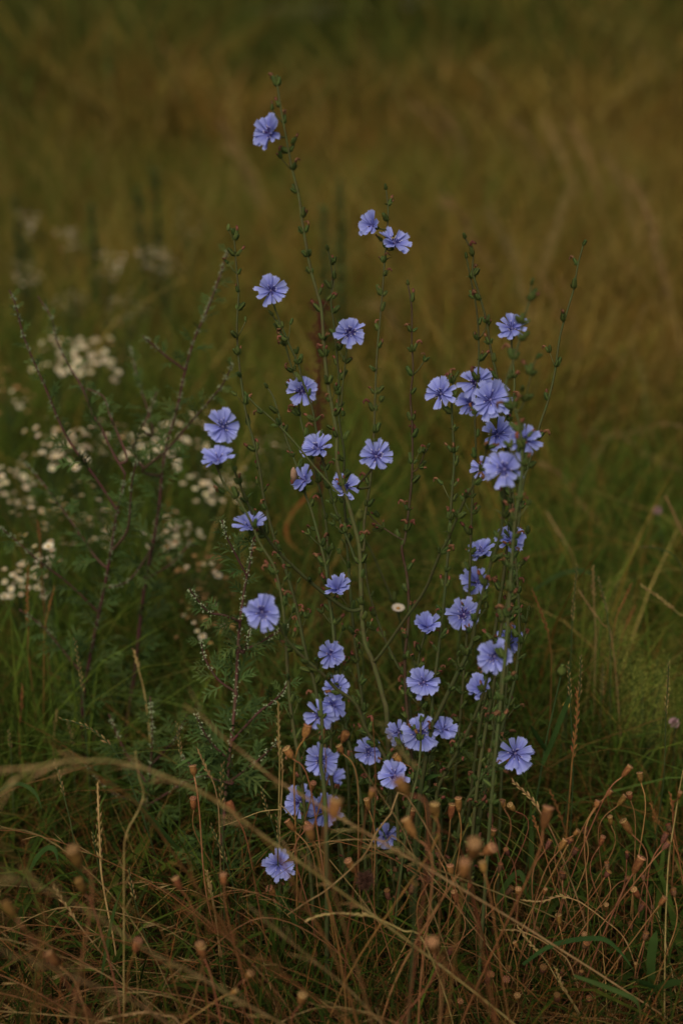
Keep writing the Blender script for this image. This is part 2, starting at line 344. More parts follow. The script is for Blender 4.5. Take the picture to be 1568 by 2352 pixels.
def bud_mesh(i, kind):
    r = random.Random(500 + i * 7 + (kind == 'w')); mb = MB(); L0 = r.uniform(.0085, .0112); rr = r.uniform(.0017, .0021)
    mod = lambda k, j: 1.12 if k % 2 else .9
    mb.lathe([(.0006, 0), (rr * .9, L0 * .12), (rr, L0 * .4), (rr * .88, L0 * .78), (rr * .55, L0)], M['bud'], 8, mod)
    for k in range(6):   # outer spreading bracts
        a = k * 1.047 + r.uniform(-.3, .3); o_ = Vector((math.cos(a), math.sin(a), 0)); sdv = Vector((-math.sin(a), math.cos(a), 0)); hh = r.uniform(.35, .62) * L0; sp = r.uniform(.0008, .0022)
        mb.strip([o_ * rr * .7, o_ * (rr * 1.15 + sp * .4) + Vector((0, 0, hh * .5)), o_ * (rr + sp) + Vector((0, 0, hh))], [.0007, .0009, .0001], sdv, M['bract'])
    for k in range(5):
        a = k * 1.257 + .5; o_ = Vector((math.cos(a), math.sin(a), 0)); sdv = Vector((-math.sin(a), math.cos(a), 0))
        mb.strip([o_ * rr * 1.12 + Vector((0, 0, L0 * .2)), o_ * rr * 1.14 + Vector((0, 0, L0 * .7)), o_ * rr * .75 + Vector((0, 0, L0 * 1.08))], [.0006, .0007, .0001], sdv, M['bract'])
    if kind == 'w':
        k1 = r.uniform(.0, .0045); s = Vector((0, 0, L0 * .95)); d = Vector((k1, 0, .0022))
        p = [s, s + Vector((.0002, 0, .0022)), s + Vector((k1 * .45, r.uniform(-.001, .001), .0042)), s + Vector((k1, r.uniform(-.002, .002), .0048 - k1 * .3)), s + Vector((k1 * 1.4, 0, .0040 - k1 * .6))]
        mb.tube(p, [.0014, .0016, .0014, .0012, .0007], M['wither'], 6)
    return mb.mesh('bud' if kind == 'g' else 'withered_bud')
BUD = [bud_mesh(i, 'g') for i in range(4)]; WIT = [bud_mesh(i, 'w') for i in range(5)]
def lance_mesh(name, L0, W, m, fold=.25, bend=.3, teeth=0):
    mb = MB(); V = []; n = 7
    for j in range(n):
        t = j / (n - 1); wv = W * math.sin(math.pi * min(1, t * .9 + .1)) ** .8 * (1 - t ** 4) + (W * .25 if teeth and j % 2 else 0)
        z = bend * L0 * (t - 1.3 * t * t); V += [(t * L0, -wv, z + abs(wv) * fold), (t * L0, 0, z), (t * L0, wv, z + abs(wv) * fold)]
    F = []
    for j in range(n - 1):
        a = j * 3; F += [(a, a + 1, a + 4, a + 3), (a + 1, a + 2, a + 5, a + 4)]
    mb.add(V, F, m); return mb.mesh(name)
LEAF = [lance_mesh('leaf', .012, .0016, M['bract']), lance_mesh('leaf', .018, .0017, M['bud'], bend=.5), lance_mesh('leaf', .009, .0022, M['bract'], bend=-.2)]
BIGLEAF = lance_mesh('leaf', .07, .006, M['blade'], bend=.35, teeth=1)

mb = MB(); mb.tube([Vector((0, 0, 0)), Vector((.007, 0, .002)), Vector((.016, 0, .006))], [.0007, .0006, .0005], M['stem'], 5)
TWIG = mb.mesh('twig')
PATHS = []      # (root, loc, path3d, pixel pts)
def to_px(p):
    v = p - CP; d = v.dot(FW); return (784 + v.x / d / KK, 1176 - v.dot(UP) / d / KK, d)
def make_path(px, d0, d1, snap=None, rooted=False):
    n = len(px); L = [0.0]
    for a, b in zip(px, px[1:]): L.append(L[-1] + math.hypot(b[0] - a[0], b[1] - a[1]))
    pp = [P(x, y, d0 + (d1 - d0) * L[i] / L[-1]) for i, (x, y) in enumerate(px)]
    if snap is not None: pp[0] = snap
    if rooted:
        p0 = pp[0]; d = (pp[0] - pp[1]).normalized()
        if p0.z > .02:
            k = min(.5, p0.z * .5); f = Vector((p0.x + d.x * k * .6 + rng.uniform(-.01, .01), p0.y + .02, -.015))
            pp = [f, f.lerp(p0, .5) + Vector((d.x * .01, 0, 0))] + pp
    return smooth(pp, 5)
def add_nodes(rt, base, path, s0=.0, spacing=.034, dens=1.0, tip=True, side0=1):
    L = arclen(path); s = max(s0 * L[-1], .0) + rng.uniform(0, .02); side = side0
    while s < L[-1] - .006:
        p, d = along(path, L, s); t = s / L[-1]
        lat = RT - d * RT.dot(d); lat.normalize()
        nb = rng.choice([1, 2, 2, 3, 3, 4]) if rng.random() < dens else 1
        for k in range(nb):
            out_ = (lat * side * (1 if k < 2 or rng.random() < .5 else -1) * rng.uniform(.3, 1.1) + rperp(d) * .6).normalized()
            ang = rng.uniform(.2, .95); bd = (d * math.cos(ang) + out_ * math.sin(ang)).normalized()
            sc = rng.uniform(.75, 1.55) * (1.0 if k < 2 else .75)
            wi = rng.random() < .36; mm = rng.choice(WIT if wi else BUD)
            link('withered_bud' if wi else 'bud', mm, rt, p + out_ * .0012 - base, frame_q(bd, rperp(bd)) @ Quaternion((0, 1, 0), math.pi / 2), sc)
        if rng.random() < .22 * dens:
            out_ = (lat * -side + rperp(d) * .5).normalized(); td = (d * .75 + out_).normalized(); up_ = (d - td * d.dot(td)).normalized(); qt = frame_q(td, up_); ts = rng.uniform(.6, 1.5)
            link('twig', TWIG, rt, p - base, qt, ts); e_ = p + qt @ Vector((.016, 0, .006)) * ts
            for k in range(rng.choice([1, 2, 3])):
                bd = (td * .5 + d * .5 + rperp(d) * .5).normalized(); wi = rng.random() < .3
                link('withered_bud' if wi else 'bud', rng.choice(WIT if wi else BUD), rt, e_ - base, frame_q(bd, rperp(bd)) @ Quaternion((0, 1, 0), math.pi / 2), rng.uniform(.7, 1.1))
        for k in range(2 if nb > 1 else 1):
            out_ = (lat * side * (1 if k == 0 else -1) + rperp(d) * .7).normalized()
            link('leaf', rng.choice(LEAF), rt, p - base, frame_q((out_ + d * .5).normalized(), d), rng.uniform(.35, .95))
        side = -side; s += spacing * rng.uniform(.7, 1.45)
    if tip:
        p, d = along(path, L, L[-1])
        for k in range(rng.choice([1, 2])):
            bd = (d + rperp(d) * (.15 + .5 * k)).normalized()
            link('bud', rng.choice(BUD), rt, p - base - d * .002, frame_q(bd, rperp(bd)) @ Quaternion((0, 1, 0), math.pi / 2), .85)
CHG = 'chicory stalks of the blue flowering clump'
def stalk(label, main, d0, d1, r0=.0024, r1=.0010, branches=(), s0=.25, m='stem', tip=True, spacing=.026, dens=1.0, rooted=True):
    px = pts(main); path = make_path(px, d0, d1, rooted=rooted); base = Vector((path[0].x, path[0].y, 0))
    rt = root('chicory_stalk', base, label, 'chicory stalk', CHG)
    def one(name, path, ra, rb):
        mb = MB(); n = len(path); mb.tube([p - base for p in path], [ra + (rb - ra) * i / (n - 1) for i in range(n)], M[m], 7); link(name, mb.mesh(name), rt)
    one('stem', path, r0 * 1.15, r1 * 1.15); PATHS.append((rt, base, path)); add_nodes(rt, base, path, s0, spacing, dens, tip)
    for br in branches:
        bp, b1, ra, rb = br[:4]; q = pts(bp); opts = br[4] if len(br) > 4 else {}
        best = None
        for (r_, b_, pa) in PATHS:
            if r_ is not rt: continue
            for p in pa:
                X_ = to_px(p); e = math.hypot(X_[0] - q[0][0], X_[1] - q[0][1])
                if best is None or e < best[0]: best = (e, p, X_[2])
        pa = make_path([(to_px(best[1])[0], to_px(best[1])[1])] + q, best[2], b1, snap=best[1].copy())
        one('branch', pa, ra, rb); PATHS.append((rt, base, pa)); add_nodes(rt, base, pa, opts.get('s0', .12), spacing, dens, opts.get('tip', True))
    return rt

stalk('thickest central chicory stem, forking into the tallest leaning branch of the clump',
      '889,1659 879,1601 857,1523 838,1476 831,1414 828,1335 825,1257 810,1195 797,1148 775,1070 772,991 754,891 745,814 738,712 727,668 712,613 694,511 687,457 669,380 654,300 643,238 636,184',
      1.97, 1.76, .0034, .0011, [
      ('835,1262 836,1200 845,1140 852,1085 858,1000 862,880 866,803 876,694 884,585 891,493 886,432', 1.91, .0022, .0011),
      ('800,1401 753,1369 707,1332 660,1288 628,1254 597,1210 572,1163 550,1110 538,1080', 1.78, .0027, .0015, {'s0': .3}),
      ('818,1290 803,1251 782,1201 763,1148 747,1082 728,998 716,935 693,871 686,839 665,793 647,749 630,705', 1.90, .0021, .0011, {'tip': False}),
      ('820,1120 849,1083 868,1058', 1.84, .0018, .0012, {'s0': .9, 'tip': False}),
      ('784,1140 752,1106 722,1072 678,1018 634,971 587,930 567,908', 1.84, .0018, .0010, {'s0': .7}),
      ('866,1512 928,1424 975,1355 1007,1277 1028,1238 1067,1147 1098,1093 1117,1031 1128,985', 1.72, .0024, .0013, {'s0': .5, 'tip': False})], s0=.38)
stalk('slim chicory stalk on the left topped by twin brown buds, no flower of its own',
      '770,1850 745,1700 722,1570 700,1491 685,1413 666,1341 641,1263 628,1229 607,1148 597,1085 585,1023 566,954 555,882 548,822 544,750 548,676 544,628 537,535', 1.98, 1.88, .0026, .0010, s0=.3)
stalk('left chicory stalk bending outwards beneath the pair of flowers near the mugwort',
      '692,1785 678,1697 667,1624 660,1538 657,1476 650,1398 641,1344 628,1298 597,1248 575,1195 548,1150 520,1120 503,1085', 1.86, 1.77, .0023, .0012,
      [('490,1050 500,1010 512,985', 1.78, .0012, .001, {'s0': .9, 'tip': False})], s0=.3, tip=False)
stalk('short chicory stalk slanting up left to the large flower at the left clump edge',
      '905,1800 879,1730 842,1679 817,1617 772,1582 741,1548 700,1513 660,1470 635,1426 610,1400', 1.92, 1.73, .0026, .0014, s0=.15, tip=False)
stalk('chicory stalk just right of the small snail-like dried head, ending in curled bud tips',
      '830,1850 800,1700 775,1560 765,1450 753,1351 747,1298 732,1235 716,1176 700,1132 682,1073 660,1016 644,966 628,913 612,888', 1.96, 1.90, .0023, .0010, s0=.25)
stalk('straight chicory stalk passing behind the two flowers near the middle of the clump',
      '800,1800 786,1650 772,1507 766,1429 753,1366 753,1304 750,1219 741,1157 730,1107 712,1040 700,1000 690,960 679,879 665,828 647,766 625,722', 2.0, 1.93, .0021, .0009, s0=.3)
stalk('chicory stalk with two brown topped side shoots left of the twin high flowers',
      '850,1800 830,1600 812,1450 800,1300 792,1180 788,1110 790,1040 778,960 778,880 774,822 767,749 760,694 763,632 753,572', 2.0, 1.92, .0022, .0009,
      [('783,930 787,880 792,840 797,793 803,768', 1.91, .0013, .0009, {'s0': .5, 'tip': False}), ('760,694 768,640 768,600', 1.91, .0009, .0007)], s0=.3)
stalk('brownish chicory stalk without any flower, right of the clump centre',
      '950,1800 935,1640 929,1518 938,1424 935,1330 922,1262 929,1240 939,1162 946,1084 946,975 942,912 948,850 945,787 945,709 936,652', 2.0, 1.90, .0023, .0009,
      [('960,1075 975,1040 982,1025', 1.90, .0009, .0007), ('915,1235 870,1205 845,1180', 1.95, .0012, .0009)], s0=.2, m='stem_brown', spacing=.028)
stalk('upright chicory stalk carrying the single half-turned flower left of the dense right cluster',
      '985,1800 991,1627 1003,1518 1016,1409 1028,1268 1035,1162 1042,1068 1040,1006 1037,943 1040,880 1047,862', 1.96, 1.88, .0024, .0012, s0=.25)
stalk('chicory stalk rising behind the dense right flower cluster to a bare leaning tip',
      '1080,1830 1095,1700 1120,1560 1140,1420 1160,1290 1170,1180 1165,1080 1152,960 1142,875 1126,803 1117,740 1101,681 1085,625 1085,584 1066,545', 1.98, 1.86, .0026, .0010, s0=.25)
stalk('thin pale chicory stalk parallel to the bare leaning tip above the right cluster',
      '1040,1830 1060,1600 1075,1400 1080,1250 1085,1115 1092,1037 1090,960 1098,843 1098,765 1092,700 1080,640 1070,590', 2.02, 1.90, .0020, .0009, s0=.25)
stalk('outermost chicory stalk leaning far right with a forked brown tip and no flowers',
      '1100,1850 1130,1700 1160,1480 1180,1300 1190,1200 1201,1109 1220,1043 1239,975 1257,922 1273,856 1285,772 1304,706 1317,662 1326,609 1339,560', 1.98, 1.88, .0022, .0009, s0=.35, spacing=.045)
stalk('blurred near chicory stalk crossing in front of the flower high on the right',
      '1135,1750 1160,1500 1179,1225 1192,1131 1198,1068 1192,975 1165,900 1160,884 1173,843 1189,793 1201,737 1214,693 1220,650', 1.75, 1.62, .0022, .0009,
      [('1195,940 1210,897 1223,843 1232,820', 1.62, .0013, .0008)], s0=.35)
stalk('slender chicory stalk with one flower, just behind the blurred near stalk on the right',
      '1150,1800 1160,1600 1172,1400 1180,1200 1170,1080 1165,1000 1180,900 1178,840 1174,800 1175,768', 2.0, 1.88, .0021, .001, s0=.3, tip=False)
stalk('chicory stalk slanting from bottom centre up to the big blurred flower on the right',
      '960,1850 991,1674 1000,1652 1041,1565 1082,1480 1091,1424 1110,1355 1125,1299 1141,1252 1153,1199 1158,1130 1158,1085', 1.92, 1.69, .0030, .0014, s0=.12, tip=False)
stalk('chicory stalk running up through the pair of flowers right of centre height',
      '1090,1850 1110,1700 1135,1560 1150,1440 1169,1362 1175,1284 1182,1221 1188,1143 1195,1080 1204,1015', 1.86, 1.74, .0024, .0012, s0=.15, tip=False)
stalk('chicory stalk on the right edge of the clump with stiff bare curve and side pods',
      '1110,1830 1130,1750 1150,1680 1160,1643 1180,1565 1191,1487 1191,1409 1188,1346 1182,1277 1176,1245', 1.95, 1.90, .0026, .0013,
      [('1195,1490 1205,1440 1212,1400', 1.9, .0011, .0009)], s0=.2, tip=False)
stalk('chicory stalk leaning right beneath the large round flower near the right edge',
      '1000,1850 1013,1793 1053,1721 1085,1655 1107,1599 1119,1552 1133,1512', 1.92, 1.74, .0026, .0015, s0=.1, tip=False)
stalk('low chicory stalk bearing the sharpest flower at the lower right of the clump',
      '1060,1870 1097,1799 1125,1760 1163,1755 1183,1735', 1.95, 1.88, .0024, .0013, [('1132,1674 1135,1605', 1.95, .0016, .001)], s0=.3, tip=False)
stalk('blurred upright chicory stalk with a bud knot, standing before a blue flower low left',
      '750,1950 744,1806 736,1751 740,1679 735,1604', 1.80, 1.78, .0029, .0020, s0=.85, spacing=.02)
stalk('short bright green chicory shoot with one bud in front of the starry low flower',
      '940,1860 957,1784 965,1721 965,1655', 1.86, 1.84, .0016, .0011, s0=.9)
stalk('dark chicory stalk behind the central stem leaning left towards the base',
      '960,1850 935,1580 913,1530 885,1471 863,1413 845,1350 838,1290', 2.02, 1.99, .0022, .0012, s0=.1)
stalk('pale stiff stem crossing behind the central stalk to the small white flower',
      '1000,1800 960,1560 916,1419 872,1310 844,1248', 2.25, 2.12, .0019, .0012, s0=.8, spacing=.09)
stalk('crooked low chicory stalk in the shade right of the central stem',
      '1010,1850 985,1700 965,1600 960,1520 975,1460 990,1420', 1.98, 1.92, .0020, .0012, s0=.1)
stalk('chicory stalk under the starry flower trio at the foot of the clump',
      '930,1900 950,1790 975,1740 1010,1690 1020,1672', 1.93, 1.88, .0020, .0012, [('940,1760 915,1690', 1.93, .0014, .001, {'tip': False})], s0=.2, tip=False)
stalk('chicory stalk holding the overlapping flowers low on the left of the clump',
      '790,1980 770,1880 762,1790 760,1700 765,1630', 1.97, 1.93, .0024, .0013, [('745,1870 742,1850', 1.92, .0014, .001, {'tip': False, 's0': .9}), ('705,1880 690,1850', 1.92, .0013, .001, {'tip': False, 's0': .9})], s0=.1, tip=False)
stalk('chicory stalk ending in the dark-centred flower just below the clump middle',
      '860,1900 850,1800 846,1740', 1.95, 1.92, .0021, .0013, [('880,1860 895,1810 905,1785', 1.9, .0014, .001, {'tip': False})], s0=.2, tip=False)
stalk('lowest chicory stalk, half hidden in dry stems under the bottommost flower',
      '645,2120 642,2050 640,1995', 1.93, 1.90, .0016, .0011, s0=.6, tip=False)
stalk('short chicory stalk deep in the tangle below the clump with a blurred flower',
      '905,2040 895,1970 887,1925', 2.03, 2.02, .0016, .0011, s0=.6, tip=False)

# ------------------------------------------------------------------ flowers (parts of the stalks)
FL = [(617,305,86,-.62,.05,0),(852,516,74,-.60,.15,0),(906,556,76,.25,.55,0),(622,667,72,0,.2,0),(803,764,72,.05,.2,0),(693,898,72,.1,.2,0),(512,980,82,.05,.1,0),
 (500,1052,88,-.15,.72,0),(729,1028,82,-.25,.62,0),(697,1101,72,-.68,.35,0),(793,1118,74,.1,.55,.02),(863,1048,84,0,.3,0),(574,1205,80,-.1,.84,.03),(1011,904,80,-.40,.12,0),
 (1092,880,78,-.2,.2,.02),(1126,918,98,0,.05,-.05),(1078,925,70,-.3,.1,.04),(1142,997,82,0,.15,0),(1204,1010,80,-.25,.1,.02),(1158,1078,96,-.35,.3,0),(1107,1075,56,-.4,.1,.08),
 (1173,1240,78,0,.25,.03),(1105,1264,68,-.45,.65,.02),(1092,1335,76,-.35,.2,.03),(1065,1411,80,-.38,.25,0),(980,1435,78,-.2,.55,0),(775,1348,76,.05,.5,.01),(602,1406,82,-.1,.1,0),
 (759,1503,72,0,.1,0),(972,1567,80,-.25,.12,0),(1135,1508,86,0,.0,0),(1171,1468,72,-.62,.05,.04),(1100,1581,74,-.4,.45,.05),(771,1577,62,0,.3,.03),(767,1620,76,0,.08,-.01),(735,1642,72,-.15,.1,.05),
 (738,1747,78,0,.05,.07),(766,1785,60,.2,.5,.12),(846,1727,68,0,.3,0),(690,1842,78,-.1,.12,0),(745,1860,84,0,.05,.01),(915,1683,66,-.1,.05,.03),(963,1684,84,0,.12,.04),(1018,1675,66,.35,.5,0),
 (905,1780,76,-.4,.3,0),(1183,1731,84,0,.03,0),(887,1920,66,0,.05,0),(640,1987,82,.1,.15,0),(1175,752,74,-.1,.35,0)]
FCOUNT = {}
for i, (fx, fy, diam, ax, ay, off) in enumerate(FL):
    best = None
    for (rt, base, pa) in PATHS:
        for p in pa:
            X_ = to_px(p); e = math.hypot(X_[0] - fx, X_[1] - (fy + 12))
            if best is None or e < best[0]: best = (e, p, X_[2], rt, base, pa)
    e, sp, sdp, rt, base, pa = best; dep = sdp - .010 + off
    pos = P(fx, fy, dep); az_ = math.sqrt(max(.05, 1 - ax * ax - ay * ay))
    face = (RT * ax + UP * ay - FW * az_).normalized(); rr = diam / 2 * KK * dep
    sc = rr / .0195 * rng.uniform(1.04, 1.16)
    q = face.to_track_quat('Z', 'Y')
    # disc centre lies behind the rim for a cupped head
    tilt = rng.choice([.06, .2, .35, .5]) * rng.uniform(.6, 1.1) + (.22 if ay > .4 or abs(ax) > .5 else 0)
    pos = pos - face * rr * math.sin(tilt) * .5
    mb = MB(); qi = q.inverted()
    mb.lathe([(.0008, -.010), (.0020, -.0085), (.0021, -.004), (.0024, -.0008)], M['bud'], 8, lambda k, j: 1.1 if k % 2 else .92)
    for k in range(8):
        a = k * .785 + .2; o_ = Vector((math.cos(a), math.sin(a), 0)); sv = Vector((-math.sin(a), math.cos(a), 0))
        mb.strip([o_ * .0019 + Vector((0, 0, -.0085)), o_ * .0025 + Vector((0, 0, -.004)), o_ * .0052 + Vector((0, 0, .0002))], [.0008, .0010, .0002], sv, M['bract'])
    back = Vector((0, 0, -.0095)); tgt = (qi @ (sp - pos)) / sc
    mid = (back + tgt) / 2 + Vector((0, 0, -.003))
    mb.tube(smooth([back, mid, tgt], 4), [.0009] * 9, M['stem'], 5)
    fo = link('flower', mb.mesh('flower'), rt, pos - base, q, sc)
    link('stamen_cluster', STA[i % 4], fo, (0, 0, 0), Quaternion((0, 0, 1), rng.uniform(0, 6)))
    npet = rng.randint(17, 19); a0 = rng.uniform(0, 6)
    for k in range(npet):
        if rng.random() < .05: continue
        a = a0 + k * 2 * math.pi / npet + rng.uniform(-.13, .13); inner = k % 2
        tl = tilt + rng.uniform(-.20, .20) + .12 * inner
        qq = Quaternion((0, 0, 1), a) @ Quaternion((0, 1, 0), -tl) @ Quaternion((1, 0, 0), rng.uniform(-.35, .35))
        link('petal', rng.choice(PET), fo, (0, 0, .0002 * inner), qq, (rng.uniform(.80, 1.05) * (.95 if inner else 1), rng.uniform(.85, 1.15), 1))

# ------------------------------------------------------------------ hoverfly in the right one of the two high flowers
p = P(902, 549, 1.885); fl = root('hoverfly', p, 'tiny black and yellow hoverfly sitting in the right one of the two highest twin flowers', 'hoverfly')
mb = MB(); mb.lathe([(.0003, 0), (.0011, .001), (.0012, .0022), (.0009, .0036), (.0003, .0052)], M['fly'], 8); link('abdomen', mb.mesh('abdomen'), fl)
mb = MB(); mb.lathe([(.00125, .0014), (.0014, .0018), (.00125, .0023)], M['flyy'], 8); link('stripe', mb.mesh('stripe'), fl)
mb = MB(); mb.lathe([(.0005, -.0018), (.0009, -.0012), (.0009, -.0004), (.0004, .0002)], M['fly'], 8); link('head', mb.mesh('head'), fl)
for s in (-1, 1):
    mb = MB(); mb.strip([Vector((s * .0005, -.001, .0008)), Vector((s * .0022, -.0014, .002)), Vector((s * .0032, -.0012, .0042))], [.0002, .0009, .0004], Vector((0, .3, 1)).normalized() * 1, M['wing']); link('wing', mb.mesh('wing'), fl)

# ------------------------------------------------------------------ mugwort
def mug_leaf(i):
    r = random.Random(40 + i); mb = MB(); L0 = .045; n = r.choice([2, 3, 3])
    sp = Vector((0, 1, 0)); mb.strip([Vector((0, 0, 0)), Vector((L0 * .5, 0, .003)), Vector((L0, 0, -.006))], [.0007, .0014, .0002], sp, M['mugleaf'])
    for k in range(n):
        x_ = L0 * (.28 + .2 * k)
        for s in (-1, 1):
            l = L0 * r.uniform(.35, .55) * (1 - .15 * k); a = r.uniform(.55, .85)
            d = Vector((math.cos(a), s * math.sin(a), r.uniform(-.15, .2))); sd_ = Vector((-d.y, d.x, 0)).normalized(); b = Vector((x_, 0, .002))
            mb.strip([b, b + d * l * .5 + Vector((0, 0, .001)), b + d * l + Vector((0, 0, -.003))], [.0006, .0017, .0001], sd_, M['mugleaf'])
    return mb.mesh('leaf')
ML = [mug_leaf(i) for i in range(5)]
def mugwort(label, main, d0, d1, brs, r0=.0035, leafsc=1.0, dens=.019):
    path = make_path(pts(main), d0, d1, rooted=True); base = Vector((path[0].x, path[0].y, 0))
    rt = root('mugwort_plant', base, label, 'mugwort', 'dark stemmed mugwort plants left of the blue clump'); allp = [path]; cnt = [0]
    mb = MB(); n = len(path); mb.tube([p - base for p in path], [r0 + (.0011 - r0) * i / (n - 1) for i in range(n)], M['mugstem'], 7); link('stem', mb.mesh('stem'), rt)
    tips = MB()
    def dress(pa, lo, big):
        L = arclen(pa); s = lo * L[-1]
        while s < L[-1]:
            p, d = along(pa, L, s); t = s / L[-1]
            for _ in range(rng.choice([1, 2, 2])):
                if cnt[0] >= 295: break
                o_ = rperp(d); x_ = (o_ + d * rng.uniform(.3, 1.1)).normalized()
                sc = 1.15 * leafsc * (big * (1 - .8 * t) + .19) * rng.uniform(.7, 1.2)
                link('leaf', rng.choice(ML), rt, p - base, frame_q(x_, Vector((rng.uniform(-.6, .6), rng.uniform(-1, .2), 1))), sc); cnt[0] += 1
            if t > .45:
                for _ in range(int(4 + 26 * max(0, t - .5))):
                    c = p + rperp(d) * rng.uniform(.001, .0055) * (1.3 - t * .6) + d * rng.uniform(-.006, .006) - base; r_ = rng.uniform(.0009, .0017)
                    tips.add([c + Vector((r_, 0, 0)), c + Vector((0, r_, 0)), c + Vector((-r_, 0, 0)), c + Vector((0, -r_, 0)), c + Vector((0, 0, r_ * 1.3)), c - Vector((0, 0, r_))],
                             [(0, 1, 4), (1, 2, 4), (2, 3, 4), (3, 0, 4), (1, 0, 5), (2, 1, 5), (3, 2, 5), (0, 3, 5)], M['mugtip'])
            s += dens * rng.uniform(.6, 1.4)
    dress(path, .12, 1.5)
    for bp, b1, big in brs:
        q = pts(bp); best = None
        for pa in allp:
            for p in pa:
                X_ = to_px(p); e = math.hypot(X_[0] - q[0][0], X_[1] - q[0][1])
                if best is None or e < best[0]: best = (e, p, X_[2])
        X_ = to_px(best[1]); pa = make_path([(X_[0], X_[1])] + q, best[2], b1, snap=best[1].copy()); allp.append(pa)
        mb = MB(); n = len(pa); mb.tube([p - base for p in pa], [.0023 - .0013 * i / (n - 1) for i in range(n)], M['mugstem'], 6); link('branch', mb.mesh('branch'), rt)
        dress(pa, .1, big)
    o = link('bud_spikes', tips.mesh('bud_spikes', False), rt); o['kind'] = 'stuff'
mugwort('sprawling mugwort plant at the left edge, long bare branches ending in pale tips',
    '190,1620 215,1470 237,1366 252,1286 262,1220 270,1173 281,1129 288,1089', 2.30, 2.18,
    [('270,1173 219,1096 164,1020 135,965 109,900 77,827 55,772 36,699 22,666', 2.12, .75), ('284,1082 255,1031 233,983 211,947 190,892 160,841 131,783 120,732 88,681', 2.25, .7),
     ('292,1053 270,994 252,951 237,910 197,892', 2.2, .5), ('226,1406 190,1370 146,1330 95,1293 55,1257 0,1209', 2.12, .9), ('240,1300 211,1268 175,1213 146,1173 120,1137 91,1100 58,1064', 2.3, .9),
     ('262,1260 292,1220 299,1166 303,1111 314,1056', 2.15, .8), ('200,1560 150,1500 100,1440 45,1400', 2.2, 1.1)])
mugwort('tall mugwort plant with purple stem standing between the white flowers and blue clump',
    '290,1680 310,1540 321,1439 335,1330 350,1257 365,1166 372,1093 383,1020 405,947 423,863 445,783 474,717 500,648 522,580', 2.38, 2.2,
    [('328,1082 379,1038 427,983 474,929 510,885 532,841', 2.15, .7), ('423,848 383,819 354,794 328,772', 2.2, .6), ('306,1040 321,994 339,958 361,900', 2.3, .8), ('350,1257 300,1330 250,1350', 2.2, 1.0), ('335,1330 400,1290 440,1240', 2.3, 1.0), ('350,1000 345,960 320,880 300,800', 2.4, .8)])
mugwort('short leafy mugwort plant with nearly black stem beside the left blue flowers',
    '512,1900 525,1760 541,1601 547,1476 557,1382 566,1329 575,1288 582,1235', 2.06, 1.98,
    [('566,1320 544,1279 522,1235 510,1195', 1.95, .9), ('547,1426 513,1413 482,1407 457,1382 435,1352', 1.93, .6), ('541,1590 500,1560 470,1510 462,1470', 2.0, 1.0), ('545,1500 590,1480 620,1462 655,1440', 2.0, .8),
     ('530,1750 480,1700 450,1640', 2.0, 1.2), ('535,1700 590,1640 640,1600 665,1560', 1.98, 1.1), ('520,1800 600,1740 640,1700', 2.0, 1.2), ('547,1476 560,1500 575,1440', 1.96, .6), ('530,1800 470,1780 420,1740', 2.05, 1.3)], leafsc=1.0, dens=.014)
mugwort('low mugwort growth in the dark gap under the sprawling left plant',
    '330,1950 340,1820 350,1700 345,1600', 2.2, 2.15, [('340,1800 290,1730 250,1640', 2.2, 1.4), ('345,1760 400,1700 430,1640', 2.2, 1.4), ('340,1850 420,1800 470,1780', 2.15, 1.3), ('340,1850 260,1820 200,1760', 2.2, 1.3)], r0=.0022, dens=.02, leafsc=.9)

# ------------------------------------------------------------------ fleabane with small white heads
def head_mesh(m1, m2, r_=.0062):
    mb = MB(); n = 14; V = [(0, 0, .0006)]; F = []
    for k in range(n):
        a = 2 * math.pi * k / n; a2 = a + .36
        b = len(V); V += [(math.cos(a) * .0022, math.sin(a) * .0022, .0006), (math.cos(a) * r_, math.sin(a) * r_, .0014), (math.cos(a2) * r_, math.sin(a2) * r_, .0014), (math.cos(a2) * .0022, math.sin(a2) * .0022, .0006)]
        F.append((b, b + 1, b + 2, b + 3))
    mb.add(V, F, m1); mb.lathe([(.0026, 0), (.0026, .0010), (.0014, .0020)], m2, 8); mb.lathe([(.0004, -.004), (.0024, -.0025), (.0026, 0)], M['flestem'], 6)
    return mb.mesh('flower_head')
HW = [head_mesh(M['white'], M['yellow']), head_mesh(M['white'], M['yellow'], .0050), head_mesh(M['fade'], M['fade'], .0045)]
def fleabane_proto(kind, i):
    r = random.Random(800 + i); rt = link('fleabane_plant', None); mb = MB(); H = .5
    mb.tube([Vector((0, 0, 0)), Vector((.01, 0, H * .5)), Vector((0, 0, H * .86))], [.002, .0016, .001], M['flestem'], 5)
    for k in range(r.randint(24, 34)):
        a = r.uniform(0, 6.28); rad = .072 * r.random() ** .6; z = H - rad * rad * 4 + r.uniform(-.07, .03); tip = Vector((math.cos(a) * rad, math.sin(a) * rad, z))
        st = Vector((0, 0, H * r.uniform(.6, .85)))
        mb.tube([st, st.lerp(tip, .6) + Vector((math.cos(a), math.sin(a), 0)) * rad * .15, tip], [.0008, .0006, .0005], M['flestem'], 4, False)
        d = Vector((math.cos(a) * .4, math.sin(a) * .4 - .45, 1)).normalized()
        link('flower_head', rng.choice(HW[:2] if (kind == 0 or r.random() < .25) else HW[2:]), rt, tip + d * .003, d.to_track_quat('Z', 'Y'), r.uniform(.95, 1.5))
    for k in range(16):
        a = r.uniform(0, 6.28); z = r.uniform(.05, H * .8); d = Vector((math.cos(a), math.sin(a), .8)).normalized(); b = Vector((0, 0, z)); l = r.uniform(.02, .045)
        mb.strip([b, b + d * l * .5, b + d * l - Vector((0, 0, .006))], [.0012, .003, .0003], Vector((-math.sin(a), math.cos(a), 0)), M['flestem'])
    link('stem', mb.mesh('stem'), rt); return rt
